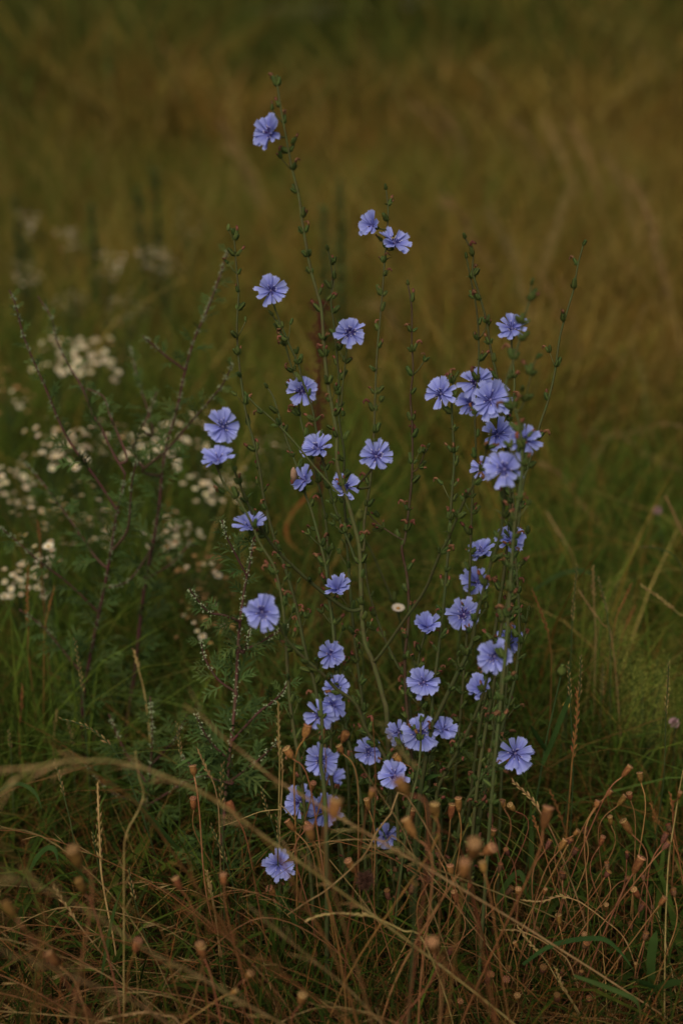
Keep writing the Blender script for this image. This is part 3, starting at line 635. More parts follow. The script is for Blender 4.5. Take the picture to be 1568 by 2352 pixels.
PR = [fleabane_proto(0, 0), fleabane_proto(0, 1), fleabane_proto(0, 2), fleabane_proto(1, 3)]
used = set()
def copy_tree(o):
    r = o.copy(); C.objects.link(r)
    for ch in [c for c in bpy.data.objects if c.parent is o]:
        c = ch.copy(); c.parent = r; C.objects.link(c)
    return r
KIDS = {p_: [c for c in bpy.data.objects if c.parent is p_] for p_ in PR}
def place_tree(pi, label):
    p_ = PR[pi]
    if pi not in used: used.add(pi); r = p_
    else:
        r = p_.copy(); C.objects.link(r)
        for ch in KIDS[p_]:
            c = ch.copy(); c.parent = r; C.objects.link(c)
    return tag(r, label, 'fleabane', 'white and fading fleabane plants')
FB = [(219,985,2.75,0,'white fleabane with the densest bloom, behind the long left mugwort branches'), (109,1005,2.8,1,'creamy fleabane left of the densest white bloom'), (165,1020,2.7,2,'fleabane with browning heads between the two dense creamy blooms'),
 (204,815,3.2,2,'small bright white fleabane standing alone above the dense bloom'), (124,800,3.3,1,'pale fleabane just left of the lone bright white one'), (204,1150,2.65,1,'white fleabane low among purple mugwort branches'),
 (88,1150,2.6,0,'fleabane with bright white lower heads near the left edge'), (354,1010,2.8,2,'small white fleabane tucked behind the upright mugwort stem'), (455,985,2.9,1,'pale fleabane directly behind the upper left blue flower'),
 (488,1100,2.8,0,'large pale fleabane bloom below the left pair of blue flowers'), (560,1085,2.9,1,'pale fleabane seen between left chicory stalks'), (620,1010,3.1,0,'dim fleabane bloom behind the slanting thin chicory shoot'),
 (440,1275,2.55,3,'yellow-brown fading fleabane at the foot of the blue pair'), (500,1330,2.5,3,'faded fleabane next to the short leafy mugwort'), (395,1215,2.7,2,'cream fleabane right of the purple mugwort stem'), (222,1210,2.7,2,'fleabane with few white heads under the mugwort fork'),
 (109,1255,2.45,1,'low fleabane with a yellow centred daisy head near the left edge'), (18,1090,2.8,0,'white fleabane cut by the left edge of the picture'), (42,1330,2.5,2,'little white fleabane low at the left edge'), (15,880,3.2,3,'brownish fleabane high at the left edge'),
 (160,530,4.6,0,'far blurred white fleabane at the upper left of the meadow'), (435,510,4.7,1,'far blurred white fleabane left of the tallest chicory'), (350,575,4.4,0,'far fleabane patch between the dark upright weeds'), (60,620,4.2,2,'far blurred fleabane close to the upper left edge'),
 (250,600,4.3,1,'far dim fleabane below the dark upright weeds'), (160,680,3.9,0,'mid-distance pinkish fleabane over the mugwort tips'), (285,700,3.8,2,'mid-distance fleabane right of the pinkish one'), (270,775,3.5,3,'brownish fleabane near the mugwort side shoot'),
 (60,505,4.8,1,'furthest faint fleabane in the upper left corner'), (460,1400,2.45,3,'fading brown fleabane left of the big left blue flower'), (380,600,4.3,2,'far white fleabane left of the bare chicory tip'), (690,38,15,1,'very distant white flowering plant at the top edge, left of centre'), (735,30,15.5,2,'very distant white flowering plant at the top edge, second from left'), (610,30,16,0,'very distant faint white plant at the top, leftmost of them'), (960,10,16,1,'very distant faint white plant touching the top edge right of centre'),
 (300,1560,2.6,3,'sparse rusty fleabane in shade beneath the mugwort')]
for (x_, y_, d_, k_, lab) in FB:
    pp = P(x_, y_, d_); r = place_tree(k_, lab); s = pp.z / .49
    r.location = (pp.x, pp.y, 0); r.scale = (max(.8, min(1.25, s)) * rng.uniform(.9, 1.1),) * 2 + (s,); r.rotation_euler = (0, 0, rng.uniform(0, 6))
    if 4 < d_ < 10: r.scale = (.75, .75, s)
    if d_ > 10: r.scale = (5, 5, s * 1.1)

# ------------------------------------------------------------------ tall dark weeds, dock, other single plants
WD = [(355,395,4.4,'tallest dark leafy weed standing far back left of the highest flower'), (318,430,4.3,'dark leafy weed just left of the tallest far weed'), (210,470,4.4,'far dark weed among white fleabane heads'), (32,455,4.5,'far dark leafy weed nearest the left edge'),
      (782,412,4.0,'blurred green leafy weed in the gap right of the tall chicory'), (745,480,4.1,'shorter blurred weed beside the green one behind the tall chicory'), (245,60,9.0,'very distant dark tall weed in the upper left')]
for x_, y_, d_, lab in WD:
    t = P(x_, y_, d_); H = t.z; rt = root('tall_weed', (t.x, t.y, 0), lab, 'weed', 'dark leafy weeds standing further back')
    mb = MB(); mb.tube([Vector((0, 0, 0)), Vector((.01, 0, H * .5)), Vector((0, 0, H))], [.004, .003, .001], M['flestem'], 5); link('stem', mb.mesh('stem'), rt)
    mb = MB()
    for k in range(260):
        z = H * rng.uniform(.15, 1); a = rng.uniform(0, 6.28); l = (.05 + .02 * rng.random()) * (1.25 - z / H * .8); d = Vector((math.cos(a), math.sin(a), .9)).normalized(); b = Vector((0, 0, z))
        mb.strip([b, b + d * l * .5, b + d * l - Vector((0, 0, l * .2))], [.001, .004, .0004], Vector((-math.sin(a), math.cos(a), 0)), M['mugleaf'])
    o = link('foliage', mb.mesh('foliage', False), rt); o['kind'] = 'stuff'
path = make_path(pts('740,1560 735,1230 734,1100 732,1000 730,900 733,800 737,690'), 2.5, 2.38, rooted=True); base = Vector((path[0].x, path[0].y, 0))
rt = root('dock_plant', base, 'dark red dock with a seed spike and curled orange leaf behind the clump', 'dock')
mb = MB(); mb.tube([p - base for p in path], [.0026] * 11 + [.0014] * (len(path) - 11), M['dock'], 6); link('stem', mb.mesh('stem'), rt)
mb = MB(); L = arclen(path)
for k in range(1000):
    s = L[-1] * (1 - rng.random() ** 1.2 * .42); p, d = along(path, L, s); c = p + rperp(d) * rng.uniform(.002, .023) * (.15 + .85 * abs(math.sin(s * 43 + math.sin(s * 17))) ** 1.5) - base; r_ = rng.uniform(.0012, .0024)
    mb.add([c + Vector((r_, 0, 0)), c + Vector((0, r_, 0)), c + Vector((-r_, 0, -r_)), c + Vector((0, 0, r_ * 1.3))], [(0, 1, 3), (1, 2, 3), (2, 0, 3), (0, 2, 1)], M['dock'])
o = link('seed_spike', mb.mesh('seed_spike', False), rt); o['kind'] = 'stuff'
lp = make_path(pts('732,1120 713,1132 680,1168 658,1205 664,1245 697,1273'), 2.75, 2.7); mb = MB()
mb.strip([p - base for p in lp], [.0015 + .004 * math.sin(math.pi * i / (len(lp) - 1)) for i in range(len(lp))], lambda p_: (Vector((.085, 0, .02)) - Vector((p_.x - (lp[-1].x - base.x), 0, p_.z - (lp[0].z + lp[-1].z) / 2))).normalized(), M['orange']); link('leaf', mb.mesh('leaf'), rt)

def simple_head(name, label, cat, x_, y_, d_, build, stem_px, m='flestem', rs=.0013):
    top = P(x_, y_, d_); path = make_path(list(reversed(pts(stem_px))) + [(x_, y_ + 4)], d_ + .05, d_, rooted=True); base = Vector((path[0].x, path[0].y, 0))
    rt = root(name, base, label, cat); mb = MB(); mb.tube([p - base for p in path], rs, M[m], 5); link('stem', mb.mesh('stem'), rt)
    mb = MB(); build(mb); link({'clover': 'flower_head', 'seed pod': 'calyx', 'daisy': 'flower_head', 'flower': 'flower_head'}.get(cat, 'head'), mb.mesh('head'), rt, top - base, Vector((rng.uniform(-.2, .2), -.25, 1)).to_track_quat('Z', 'Y')); return rt
def calyx(mb):
    mb.lathe([(.001, -.009), (.005, -.007), (.0066, -.001), (.0052, .004), (.0020, .0085), (.0030, .0105)], M['podgreen'], 10, lambda k, j: 1.06 if k % 2 else .95)
def clover(mb):
    for k in range(90):
        z = rng.uniform(-.6, 1); a = rng.uniform(0, 6.28); s = math.sqrt(max(0, 1 - z * z)); d = Vector((s * math.cos(a), s * math.sin(a), z))
        mb.strip([d * .003, d * .0085], [.0012, .0008], d.orthogonal().normalized(), M['pink'])
def daisy(mb):
    for k in range(15):
        a = k * .42; d = Vector((math.cos(a), math.sin(a), .25)); mb.strip([d * .002, d * .007, d * .010], [.0008, .0017, .0008], Vector((-math.sin(a), math.cos(a), 0)), M['white'])
    mb.lathe([(.0032, 0), (.0030, .0015), (.0012, .0028)], M['yellow'], 8)
simple_head('seed_pod', 'yellow-green balloon-shaped seed pod on a thin stem in grass right of the clump', 'seed pod', 1289, 1540, 1.98, calyx, '1283,1570 1265,1650 1250,1720')
simple_head('seed_pod', 'yellow-green seed pod half hidden behind the right blue flowers', 'seed pod', 1068, 1298, 2.2, calyx, '1066,1330 1060,1420 1050,1500')
simple_head('seed_pod', 'small pale green seed pod just right of the central chicory stem', 'seed pod', 826, 1183, 2.15, calyx, '824,1215 826,1300 830,1400', rs=.001)
simple_head('clover', 'pink clover head blurred at the right edge at middle height', 'clover', 1508, 1172, 2.7, clover, '1512,1200 1525,1280 1530,1350')
simple_head('clover', 'dim pink clover head low at the right edge above the poppy pods', 'clover', 1547, 1660, 2.2, clover, '1548,1690 1545,1760 1540,1800')
simple_head('daisy', 'small white daisy between chicory stems at the clump centre', 'daisy', 914, 1398, 2.12, daisy, '917,1420 925,1480 930,1560')
simple_head('daisy', 'white daisy with yellow centre low at the left edge', 'daisy', 112, 1256, 2.35, daisy, '113,1280 112,1350 108,1420')
simple_head('yellow_flower', 'tiny yellow flower in dark grass under the green seed pod', 'flower', 1301, 1622, 2.15, lambda mb: [mb.strip([Vector((0, 0, 0)), Vector((math.cos(a), math.sin(a), .4)) * .006], [.001, .003], Vector((-math.sin(a), math.cos(a), 0)), M['yellow']) for a in (0, 1.25, 2.5, 3.76, 5.0)], '1300,1650 1298,1700')
# papery dried head beside the side-facing flower
b_ = P(674, 1090, 1.89); mb = MB(); mb.lathe([(.0010, -.010), (.0038, -.006), (.0050, 0), (.0038, .006), (.0008, .0105)], M['tan'], 8, lambda k, j: 1 + .15 * math.sin(k * 2.3 + j)); mb.lathe([(.0005, -.014), (.0024, -.012), (.0026, -.008), (.001, -.006)], M['wither'], 7, base=Vector((-.002, 0, 0)))
o = link('dried_flower_head', mb.mesh('dried_flower_head'), None, b_); tag(o, 'papery tan dried flower head clinging left of the side-facing blue flower', 'dried flower')

for (x_, y_, d_, lab) in [(1440,1450,2.35,'yellowish bedstraw plant behind the tall grass spikes on the right'), (1500,1535,2.25,'fluffy green bedstraw plant near the right edge'), (1400,1365,2.5,'rusty bedstraw plant above the other two on the right'), (1475,1610,2.3,'low bedstraw plant at the right above the poppy pods'), (1545,1440,2.6,'bedstraw plant cut by the right edge')]:
    t = P(x_, y_, d_); H = t.z; rt = root('bedstraw_plant', (t.x, t.y, 0), lab, 'bedstraw', 'fluffy bedstraw plants on the right'); mb = MB(); fl_ = MB()
    for k in range(9):
        a = rng.uniform(0, 6.28); rd = rng.uniform(.01, .055); tip = Vector((math.cos(a) * rd, math.sin(a) * rd, H * rng.uniform(.9, 1.08)))
        mb.tube([Vector((0, 0, 0)), Vector((tip.x * .3, tip.y * .3, H * .5)), tip], [.0013, .001, .0005], M['flestem'], 4, False)
        for q_ in range(200):
            u = rng.random() ** 1.3; c = tip + Vector((rng.gauss(0, .012), rng.gauss(0, .012), -u * .11 + rng.gauss(0, .004))) ; r_ = rng.uniform(.0007, .0014)
            fl_.add([c + Vector((r_, 0, 0)), c + Vector((-r_ * .5, r_, 0)), c + Vector((-r_ * .5, -r_, 0)), c + Vector((0, 0, r_))], [(0, 1, 3), (1, 2, 3), (2, 0, 3)], M['bed'])
    link('stem', mb.mesh('stem'), rt); o = link('blossom', fl_.mesh('blossom', False), rt); o['kind'] = 'stuff'

# ------------------------------------------------------------------ poppy seed heads
def capsule_mesh(i, m):
    r = random.Random(900 + i); mb = MB(); f = [1.15, 1.4, 1.0, 1.6][i % 4]
    pr = [(.0011, 0), (.0016, .0010), (.0013, .0018), (.0030, .0030), (.0039, .0050 * f), (.0044, .0076 * f), (.0043, .0100 * f), (.0037, .0118 * f)]
    mb.lathe(pr, m, 12, lambda k, j: 1 + (.05 if k % 2 else -.03) * (j > 2) + r.uniform(-.02, .02)); return mb.mesh('capsule'), .0118 * f
def cap_mesh(m):
    mb = MB(); n = 20; V = []; F = []
    rings = [(.0034, 0), (.0046, .0004), (.0047, .0012), (.0040, .0017), (.0006, .0023)]
    for j, (r_, z) in enumerate(rings):
        for k in range(n):
            t = 2 * math.pi * k / n; rr = r_ * (1.05 if k % 2 else .93) if j in (1, 2) else r_; V.append((rr * math.cos(t), rr * math.sin(t), z + (.0005 if (k % 2 and j in (2, 3)) else 0)))
    for j in range(len(rings) - 1):
        for k in range(n): F.append((j * n + k, j * n + (k + 1) % n, (j + 1) * n + (k + 1) % n, (j + 1) * n + k))
    F.append(tuple((len(rings) - 1) * n + k for k in range(n)))
    mb.add(V, F, m)
    for k in range(10):   # dark slots between the rays
        t = 2 * math.pi * (k * 2 + .0) / n; c, s = math.cos(t), math.sin(t); w_ = .00062
        mb.add([(c * .0012 + s * w_ * .5, s * .0012 - c * w_ * .5, .00235), (c * .0043 + s * w_, s * .0043 - c * w_, .00195), (c * .0043 - s * w_, s * .0043 + c * w_, .00195), (c * .0012 - s * w_ * .5, s * .0012 + c * w_ * .5, .00235)], [(0, 1, 2, 3)], M['podrib'])
    return mb.mesh('cap')
CAPS = [capsule_mesh(i, M['pod']) for i in range(4)] + [capsule_mesh(i, M['pod_dark']) for i in range(4)]; LID = cap_mesh(M['podcap']); LIDD = cap_mesh(M['pod'])
PC = ('C', '15,285,45,b 110,290,50 155,250,50 437,250,38 490,270,45 355,335,40,k 367,435,50 250,535,98,B 345,540,75,b 310,645,55,b 190,655,80,B 105,665,50 415,650,35,k 705,330,75,b 1025,250,40 1100,180,40 1183,225,42 1232,200,42 1213,40,45 1298,80,45 1213,390,55 895,430,35 808,505,42 855,485,32,k 885,550,40,k 1055,480,38 1110,350,35 1283,630,62 1088,640,35,k 1090,690,40,k 1213,720,28,k 1315,710,30,k 1272,810,46 1305,900,38,k 1375,900,25,k 1437,860,40 1510,805,38,k 1083,900,38 475,795,38,k 530,800,42 697,800,28 135,830,45 785,975,44 637,1050,42,k 950,1075,38 950,1140,48,k 1237,1015,35,k 1330,1080,40,k 515,1135,28 895,1250,30,k 685,1290,50,k 805,1310,28,k 925,1315,25,k 1270,1270,28 1175,1210,32,k 465,1300,45,k 455,1360,52 345,1345,52,k 525,1468,45 160,1510,45 775,1470,45,k 975,1480,42,k 885,1590,40 1460,510,40,k 1480,400,40,k 1450,460,40,k 1545,190,30 950,420,40,k 1215,570,28,k 810,700,42,k 25,565,35,k 0,1150,66,b 460,550,35,k 720,500,35,k 1265,1610,20 100,1180,45,k 225,760,35')
PE = ('E', '720,355,64 960,385,62 935,465,46 612,490,60,L 1295,525,50 760,700,42 1325,700,92,B 1105,810,42 620,945,48 720,950,42 745,995,66,b 897,840,95,B 1380,880,50 1370,955,70,b 1525,845,66,b 1130,745,42,b 245,830,58 10,805,46 10,600,52 200,1285,50,b 505,1360,56,L 1390,1340,55,k 1230,1380,40,k 1505,1260,50,k 60,1730,65,b 360,1890,52,b 1520,1700,80,B 265,1995,38,b 690,2040,66,b 1000,1200,56,L')
PBL = ('B', '465,1330,84,B 495,1500,66,b 55,1640,76,B 1090,1490,52,b 1235,1900,60,b 840,1870,60,b 325,1950,60,b 1430,2160,32')
pods = []
for kind, s in (PC, PE, PBL):
    f = {'B': (0, 1470, .375), 'C': (996, 1756, .3646), 'E': (441, 1551, .3646)}[kind]
    for tk in s.split():
        a = tk.split(','); pods.append((f[0] + float(a[0]) * f[2], f[1] + float(a[1]) * f[2], float(a[2]) * f[2], a[3] if len(a) > 3 else ''))
def region(x, y):
    if y < 1810: return 'among the low blue flowers'
    if x < 430: return 'in the dry tangle low on the left'
    if x < 640: return 'in the lower left tangle under the mugwort'
    if x < 850: return 'directly under the clump of blue flowers' if y < 2010 else 'at the bottom centre'
    if x < 1010: return 'right below the blue clump' if y < 2010 else 'at the bottom right of centre'
    if y < 1850: return 'in the green grass below the lowest right flower'
    if y < 1990: return 'in the upper rows of the poppy stand'
    if y < 2110: return 'in the middle rows of the poppy stand'
    return 'low in the shaded bottom right corner'
regs = {}
for i, (x_, y_, w_, f_) in enumerate(pods): regs.setdefault(region(x_, y_), []).append(i)
ORD = 'first second third fourth fifth sixth seventh eighth ninth tenth eleventh twelfth thirteenth fourteenth fifteenth sixteenth seventeenth eighteenth nineteenth twentieth'.split()
for rn, idx in regs.items():
    idx.sort(key=lambda i: pods[i][0]); split = len(idx) // 2
    for j, i in enumerate(idx):
        x_, y_, w_, f_ = pods[i]
        tone = {'k': 'dark brown', 'b': 'soft-focus tan', 'B': 'large blurred tan', 'L': 'left-tipped tan', '': 'pale tan'}[f_]
        n = len(idx)
        if n == 1: ps = 'only poppy head'
        elif j == 0: ps = 'leftmost poppy head'
        elif j == n - 1: ps = 'rightmost poppy head'
        elif j <= split: ps = ORD[min(j, 19)] + ' poppy head from left'
        else: ps = ORD[min(n - 1 - j, 19)] + ' poppy head from right'
        d_ = {'b': 1.62, 'B': 1.42}.get(f_, 1.86 + rng.uniform(-.07, .10)); d_ = min(d_, ground_d(y_) - .06)
        sc = max(.6, min(1.7, w_ * KK * d_ / .0098))
        top = P(x_, y_, d_)
        ln = rng.gauss(0, .38) + (-.5 if f_ == 'L' else 0); ly = rng.uniform(-.12, .42) - max(0, (y_ - 1900) / 450) * .30
        if rng.random() < .22: ly -= .40
        ax_ = Vector((ln, ly, 1)).normalized(); ci = rng.randrange(4) + (4 if f_ == 'k' else 0); cm, ch = CAPS[ci]
        cb = top - ax_ * ch * sc * .6
        H = cb.z; bend = rng.uniform(-.07, .07); foot = Vector((cb.x - ln * .10 + bend * .6 + (rng.uniform(-.14, .14) if f_ in 'bB' and f_ else 0) + (.05 if x_ < 784 else 0) * rng.random(), cb.y + rng.uniform(-.03, .05), -.01))
        c1 = cb - ax_ * min(.04, H * .3)
        path = smooth([foot, foot.lerp(c1, .5) + Vector((bend * .4, rng.uniform(-.01, .01), 0)), c1, cb], 5)
        rt = root('poppy_seed_head', Vector((foot.x, foot.y, 0)), f'{tone} {ps} {rn}', 'poppy seed head', 'dried poppy seed heads in the foreground')
        bs = Vector((foot.x, foot.y, 0)); mb = MB(); mb.tube([p - bs for p in path], [.0011 * max(.75, min(1.1, sc * .8))] * len(path), M['podstem'] if rng.random() < .75 else M['straw_red'], 5); link('stem', mb.mesh('stem'), rt)
        q = ax_.to_track_quat('Z', 'Y'); link('capsule', cm, rt, cb - bs, q, sc); rng.random() < .1 or link('cap', LIDD if f_ == 'k' else LID, rt, cb + ax_ * ch * sc * .97 - bs, q, sc)

# ------------------------------------------------------------------ grass spikes (ears) and dry stalks
def spikelet_mesh(m, L0=.0075, W=.0011):
    mb = MB(); mb.lathe([(.0002, 0), (W, L0 * .35), (W * .8, L0 * .65), (.0001, L0)], M[m], 5); return mb.mesh('spikelet')
SPK = {k: spikelet_mesh(k) for k in ('spike', 'straw', 'straw_red')}
def spike(label, kind, tip_s, d_, m='spike', sc=1.0, rooted=True, gap=.0042, d1=None):
    ear, st = tip_s.split('|'); pe = mapc(ear, kind) if kind else pts(ear); ps = (mapc(st, kind) if kind else pts(st)) if st.strip() else []
    full = pe + ps; full = full[::-1]; path = make_path(full, (d1 or d_ + .04), d_, rooted=rooted)
    if path[0].z < -.02: path = [p for p in path if p.z > -.02]
    base = Vector((path[0].x, path[0].y, 0)); rt = root('grass_spike', base, label, 'grass spike', 'ripe grass ears among the stems')
    mb = MB(); n = len(path); mb.tube([p - base for p in path], [.0009 * sc] * (n - 1) + [.0004], M[m if m != 'spike' else 'flestem' if rng.random() < .5 else 'straw'], 5); link('stem', mb.mesh('stem'), rt)
    L = arclen(path); elen = sum(((P(*a, d_) - P(*b, d_)).length) for a, b in zip(pe, pe[1:])); s = L[-1] - elen; side = 1
    while s < L[-1]:
        p, d = along(path, L, s); lat = (RT - d * RT.dot(d)).normalized(); t = (s - (L[-1] - elen)) / max(elen, 1e-6)
        o_ = (lat * side + rperp(d) * .5).normalized(); bd = (d + o_ * rng.uniform(.18, .4)).normalized()
        link('spikelet', SPK[m], rt, p + o_ * .0005 - base, bd.to_track_quat('Z', 'Y'), sc * (1.1 - .45 * t) * rng.uniform(.85, 1.15)); side = -side; s += gap * sc * rng.uniform(.8, 1.2)
SP = [
 ('russet ryegrass ear leaning left right beside the clump on the right','G','590,1195 640,1320 690,1480|705,1700',2.08,'straw_red',1.1),
 ('upright tan grass ear right of the clump at middle height','G','860,1050 845,1200 830,1400|815,1700',2.1,'spike',1.0),
 ('dim upright grass ear behind the taller pair on the right','G','955,1050 960,1260|970,1500',2.2,'spike',1.2),
 ('grass ear tilting left, third of the upright group on the right','G','985,1120 1010,1210 1040,1350|1060,1600',2.15,'spike',1.1),
 ('diagonal straw ear crossing the upright group on the right','G','865,1190 930,1290 1010,1400|1070,1500',2.15,'spike',1.0),
 ('reddish grass ear slanting right above the bedstraw','G','1185,1160 1140,1260 1100,1350|1070,1500',2.2,'straw_red',1.0),
 ('long straw ear reaching to the right edge above the bedstraw','G','1240,1165 1350,1240 1469,1340|1530,1420',2.2,'straw',1.1),
 ('slim upright ear directly right of the green seed pod','G','803,1640 815,1760 818,1870|835,2300',1.96,'spike',1.0),
 ('tan ear right of the slim one by the green seed pod','G','882,1590 880,1700 872,1850|850,2100',2.0,'spike',1.1),
 ('largest red-brown ear standing right of the lowest right flower','G','857,1800 862,1900 845,2100 828,2250|820,2360',1.93,'straw_red',1.4),
 ('slender upright ear near the right edge over the poppy stand','G','1410,1640 1403,1800 1392,1970|1378,2350',1.98,'spike',1.0),
 ('short dim ear behind the green seed pod stem','G','1015,1650 1005,1850|990,2050',2.2,'spike',1.1),
 ('faint straw ear high right, blurred','G','680,730 730,820 780,900|850,1050',2.6,'straw',1.2),
 ('blurred hanging ear near the upper right edge of the grass','G','1390,630 1440,740 1490,850|1520,950',2.4,'spike',1.2),
 ('ear pointing left below the upper right clover','G','1240,940 1340,945|1450,1000 1500,1150',2.3,'spike',1.1),
 ('blurred brown ear between clump and grass group','G','1210,1290 1150,1420|1100,1600',2.3,'straw_red',1.0),
 ('thick pale bent ear pointing up left at the top of the poppy stand','C','490,100 560,165 620,225 665,295|730,400 800,560 900,840 950,1000',1.86,'straw',1.3),
 ('thin russet ear bending through the poppy stand','C','625,320 640,380 658,430|700,560 760,780 800,900',1.88,'straw_red',1.0),
 ('dim tan ear behind the big blurred right poppy head','C','725,155 770,260 820,400|850,520',2.05,'straw_red',1.2),
 ('brown ear standing at the right edge of the poppy stand','C','1485,180 1500,270 1505,360|1510,520',1.95,'straw_red',1.2),
 ('pale ear lying level across the poppy stand','C','555,855 680,862 790,830 880,850|940,880 1060,970 1200,1100',1.83,'straw',1.0),
 ('second level pale ear low in the poppy stand','C','420,1045 500,1042 580,1062|680,1110 780,1180 850,1250',1.80,'straw',1.0),
 ('steep pale ear crossing down the lower poppy stand','C','520,1010 600,1120 700,1230|790,1380 900,1560',1.80,'straw',.9),
 ('dim ear leaning left behind the upper poppy rows','C','1365,250 1400,350 1440,420|1480,520',2.0,'straw_red',1.1),
 ('short pale ear among the lower poppy stems','C','765,1285 810,1400 870,1490|930,1600',1.8,'straw',1.0),
 ('broad tan ear standing upright left of the low tangle','B','600,870 605,1050 612,1200 620,1400|650,1600 700,1850',1.84,'spike',1.5),
 ('small ear just left of the broad upright one','B','570,1180 590,1300|620,1450',1.86,'spike',1.1),
 ('thin ear arching left of the broad upright one','B','335,735 370,850 400,980|430,1100 470,1300',1.95,'spike',1.1),
 ('drooping ear pointing left above the dry arch','B','380,485 480,510 580,560 680,650|760,780 830,950 900,1150',2.0,'spike',1.2),
 ('tall slim ear rising from the dark grass on the left','B','460,0 485,150 510,330|530,600 545,800',2.1,'spike',1.0),
 ('small upright ear in the dark left grass','B','350,425 335,560|330,700',2.2,'spike',1.0),
 ('dim ear leaning right beside the drooping one','B','410,490 440,580 450,680|455,800',2.15,'spike',1.0),
 ('upright ear left of the short mugwort','B','1080,500 1100,620 1105,740|1100,900',2.0,'spike',1.0),
 ('ear bending from upper left beside the second poppy head','B','1210,665 1260,780 1310,880|1335,1000 1345,1150',1.92,'spike',1.1),
 ('pale short ear leaning in the lower left tangle','B','790,1400 810,1520 835,1620|880,1780 920,1900',1.84,'spike',1.1),
 ('pale two-pronged ear low at the left','B','335,1515 380,1590 430,1660 470,1725|600,1890 740,2060',1.80,'straw',1.2),
 ('pale narrow ear under the left poppy stems','B','1265,1410 1285,1500 1310,1620|1330,1750',1.84,'straw',1.2),
 ('tan ear slanting under the mugwort','B','1295,1140 1350,1270 1400,1400|1440,1560',1.88,'spike',1.2),
 ('soft upright tan ear near the left poppy trio','B','1365,760 1355,920 1360,1080|1370,1300',1.8,'spike',1.3),
 ('dim ear at the far left edge','B','55,550 70,700|75,800',2.1,'spike',1.1),
 ('rusty ear at the left edge above the grass','B','140,280 130,450|120,600',2.2,'straw_red',1.1),
 ('loose pale ear in dark grass under the mugwort fork','B','820,60 850,180|890,350 930,700',2.2,'straw',1.3),
 ('left lower of two orange ears near the left edge','A','180,1820 175,2000 180,2250|185,2400',2.2,'straw_red',1.2),
 ('right orange ear near the left edge under the mugwort','A','240,1540 255,1680|265,1900',2.3,'straw_red',1.2),
 ('orange ear between the mugwort main stems','A','345,1950 300,2130|280,2280',2.2,'straw_red',1.1),
 ('tallest slender ear in front of the leafy mugwort','E','543,165 545,280 548,430 552,560|548,800 545,1100',1.86,'spike',1.2),
 ('thin ear just right of the tallest slender one','E','565,480 570,640|560,850 550,1050',1.90,'spike',1.0),
 ('ear slanting left of the leftmost low blue flower','E','440,710 465,820 510,950|540,1080',1.88,'spike',1.1),
 ('brown ear lower on the tallest slender stem side','E','535,890 545,1000 540,1090|545,1250',1.86,'spike',1.1),
 ('pale ear low among the left poppy stems','E','90,1230 110,1300 125,1390|140,1480',1.82,'straw',1.1),
 ('gray twisted ear lying low under the blue clump','E','710,1550 800,1515 900,1500 1020,1505 1130,1520|1230,1560 1330,1610 1450,1665',1.70,'straw',1.2),
 ('large soft blurred ear slanting in front of the starry flowers','E','1180,300 1250,390 1310,470 1380,560 1420,640|1440,780 1430,900',1.45,'spike',1.4),
]
for lab, kd, s, d_, m, sc in SP: spike(lab, kd, s, d_, m, sc)
spike('gray curved ear at the bottom edge left of centre', 'B', '600,2340 700,2310 800,2290 900,2280 1000,2300|1100,2350', 1.62, 'straw', 1.1)

def dry_stalk(label, kind, s, d0, d1, r_=.0015, m='straw', wisps=0, rooted=True):
    q = mapc(s, kind) if kind else pts(s); path = make_path(q[::-1], d1, d0, rooted=False)
    e = path[0]
    if rooted and e.z > .03:
        t = (path[0] - path[4]).normalized()
        if t.z > -.38: ft = Vector((e.x + t.x * e.z * .7, e.y + .03, -.01))
        else: ft = e + t * ((e.z + .01) / -t.z)
        path = smooth([ft, e.lerp(ft, .5) + Vector((0, 0, .008))] + path[::3] + ([path[-1]] if (len(path) - 1) % 3 else []), 3)
    path = [p for p in path if p.z > -.03]; base = Vector((path[0].x, path[0].y, 0)); n = len(path)
    rt = root('dry_stalk', base, label, 'dry stalk', 'long dry bent grass stalks'); mb = MB()
    mb.tube([p - base for p in path], [r_ * .78 * (1 - .5 * i / n) for i in range(n)], M[m], 6); link('stem', mb.mesh('stem'), rt)
    if wisps:
        mb = MB(); L = arclen(path)
        for k in range(wisps):
            p, d = along(path, L, L[-1] * rng.uniform(.45, 1)); o_ = (d + rperp(d) * .35).normalized(); l = rng.uniform(.015, .05) * (1 if wisps < 60 else 1.6); wq = 1 if wisps < 60 else 2
            mb.tube([p - base, p + o_ * l * .6 - base, p + o_ * l + Vector((0, 0, -.004)) - base], [.0004 * wq, .0009 * wq, .0002], M[m], 3, False)
        o = link('wisps', mb.mesh('wisps'), rt); o['kind'] = 'stuff'
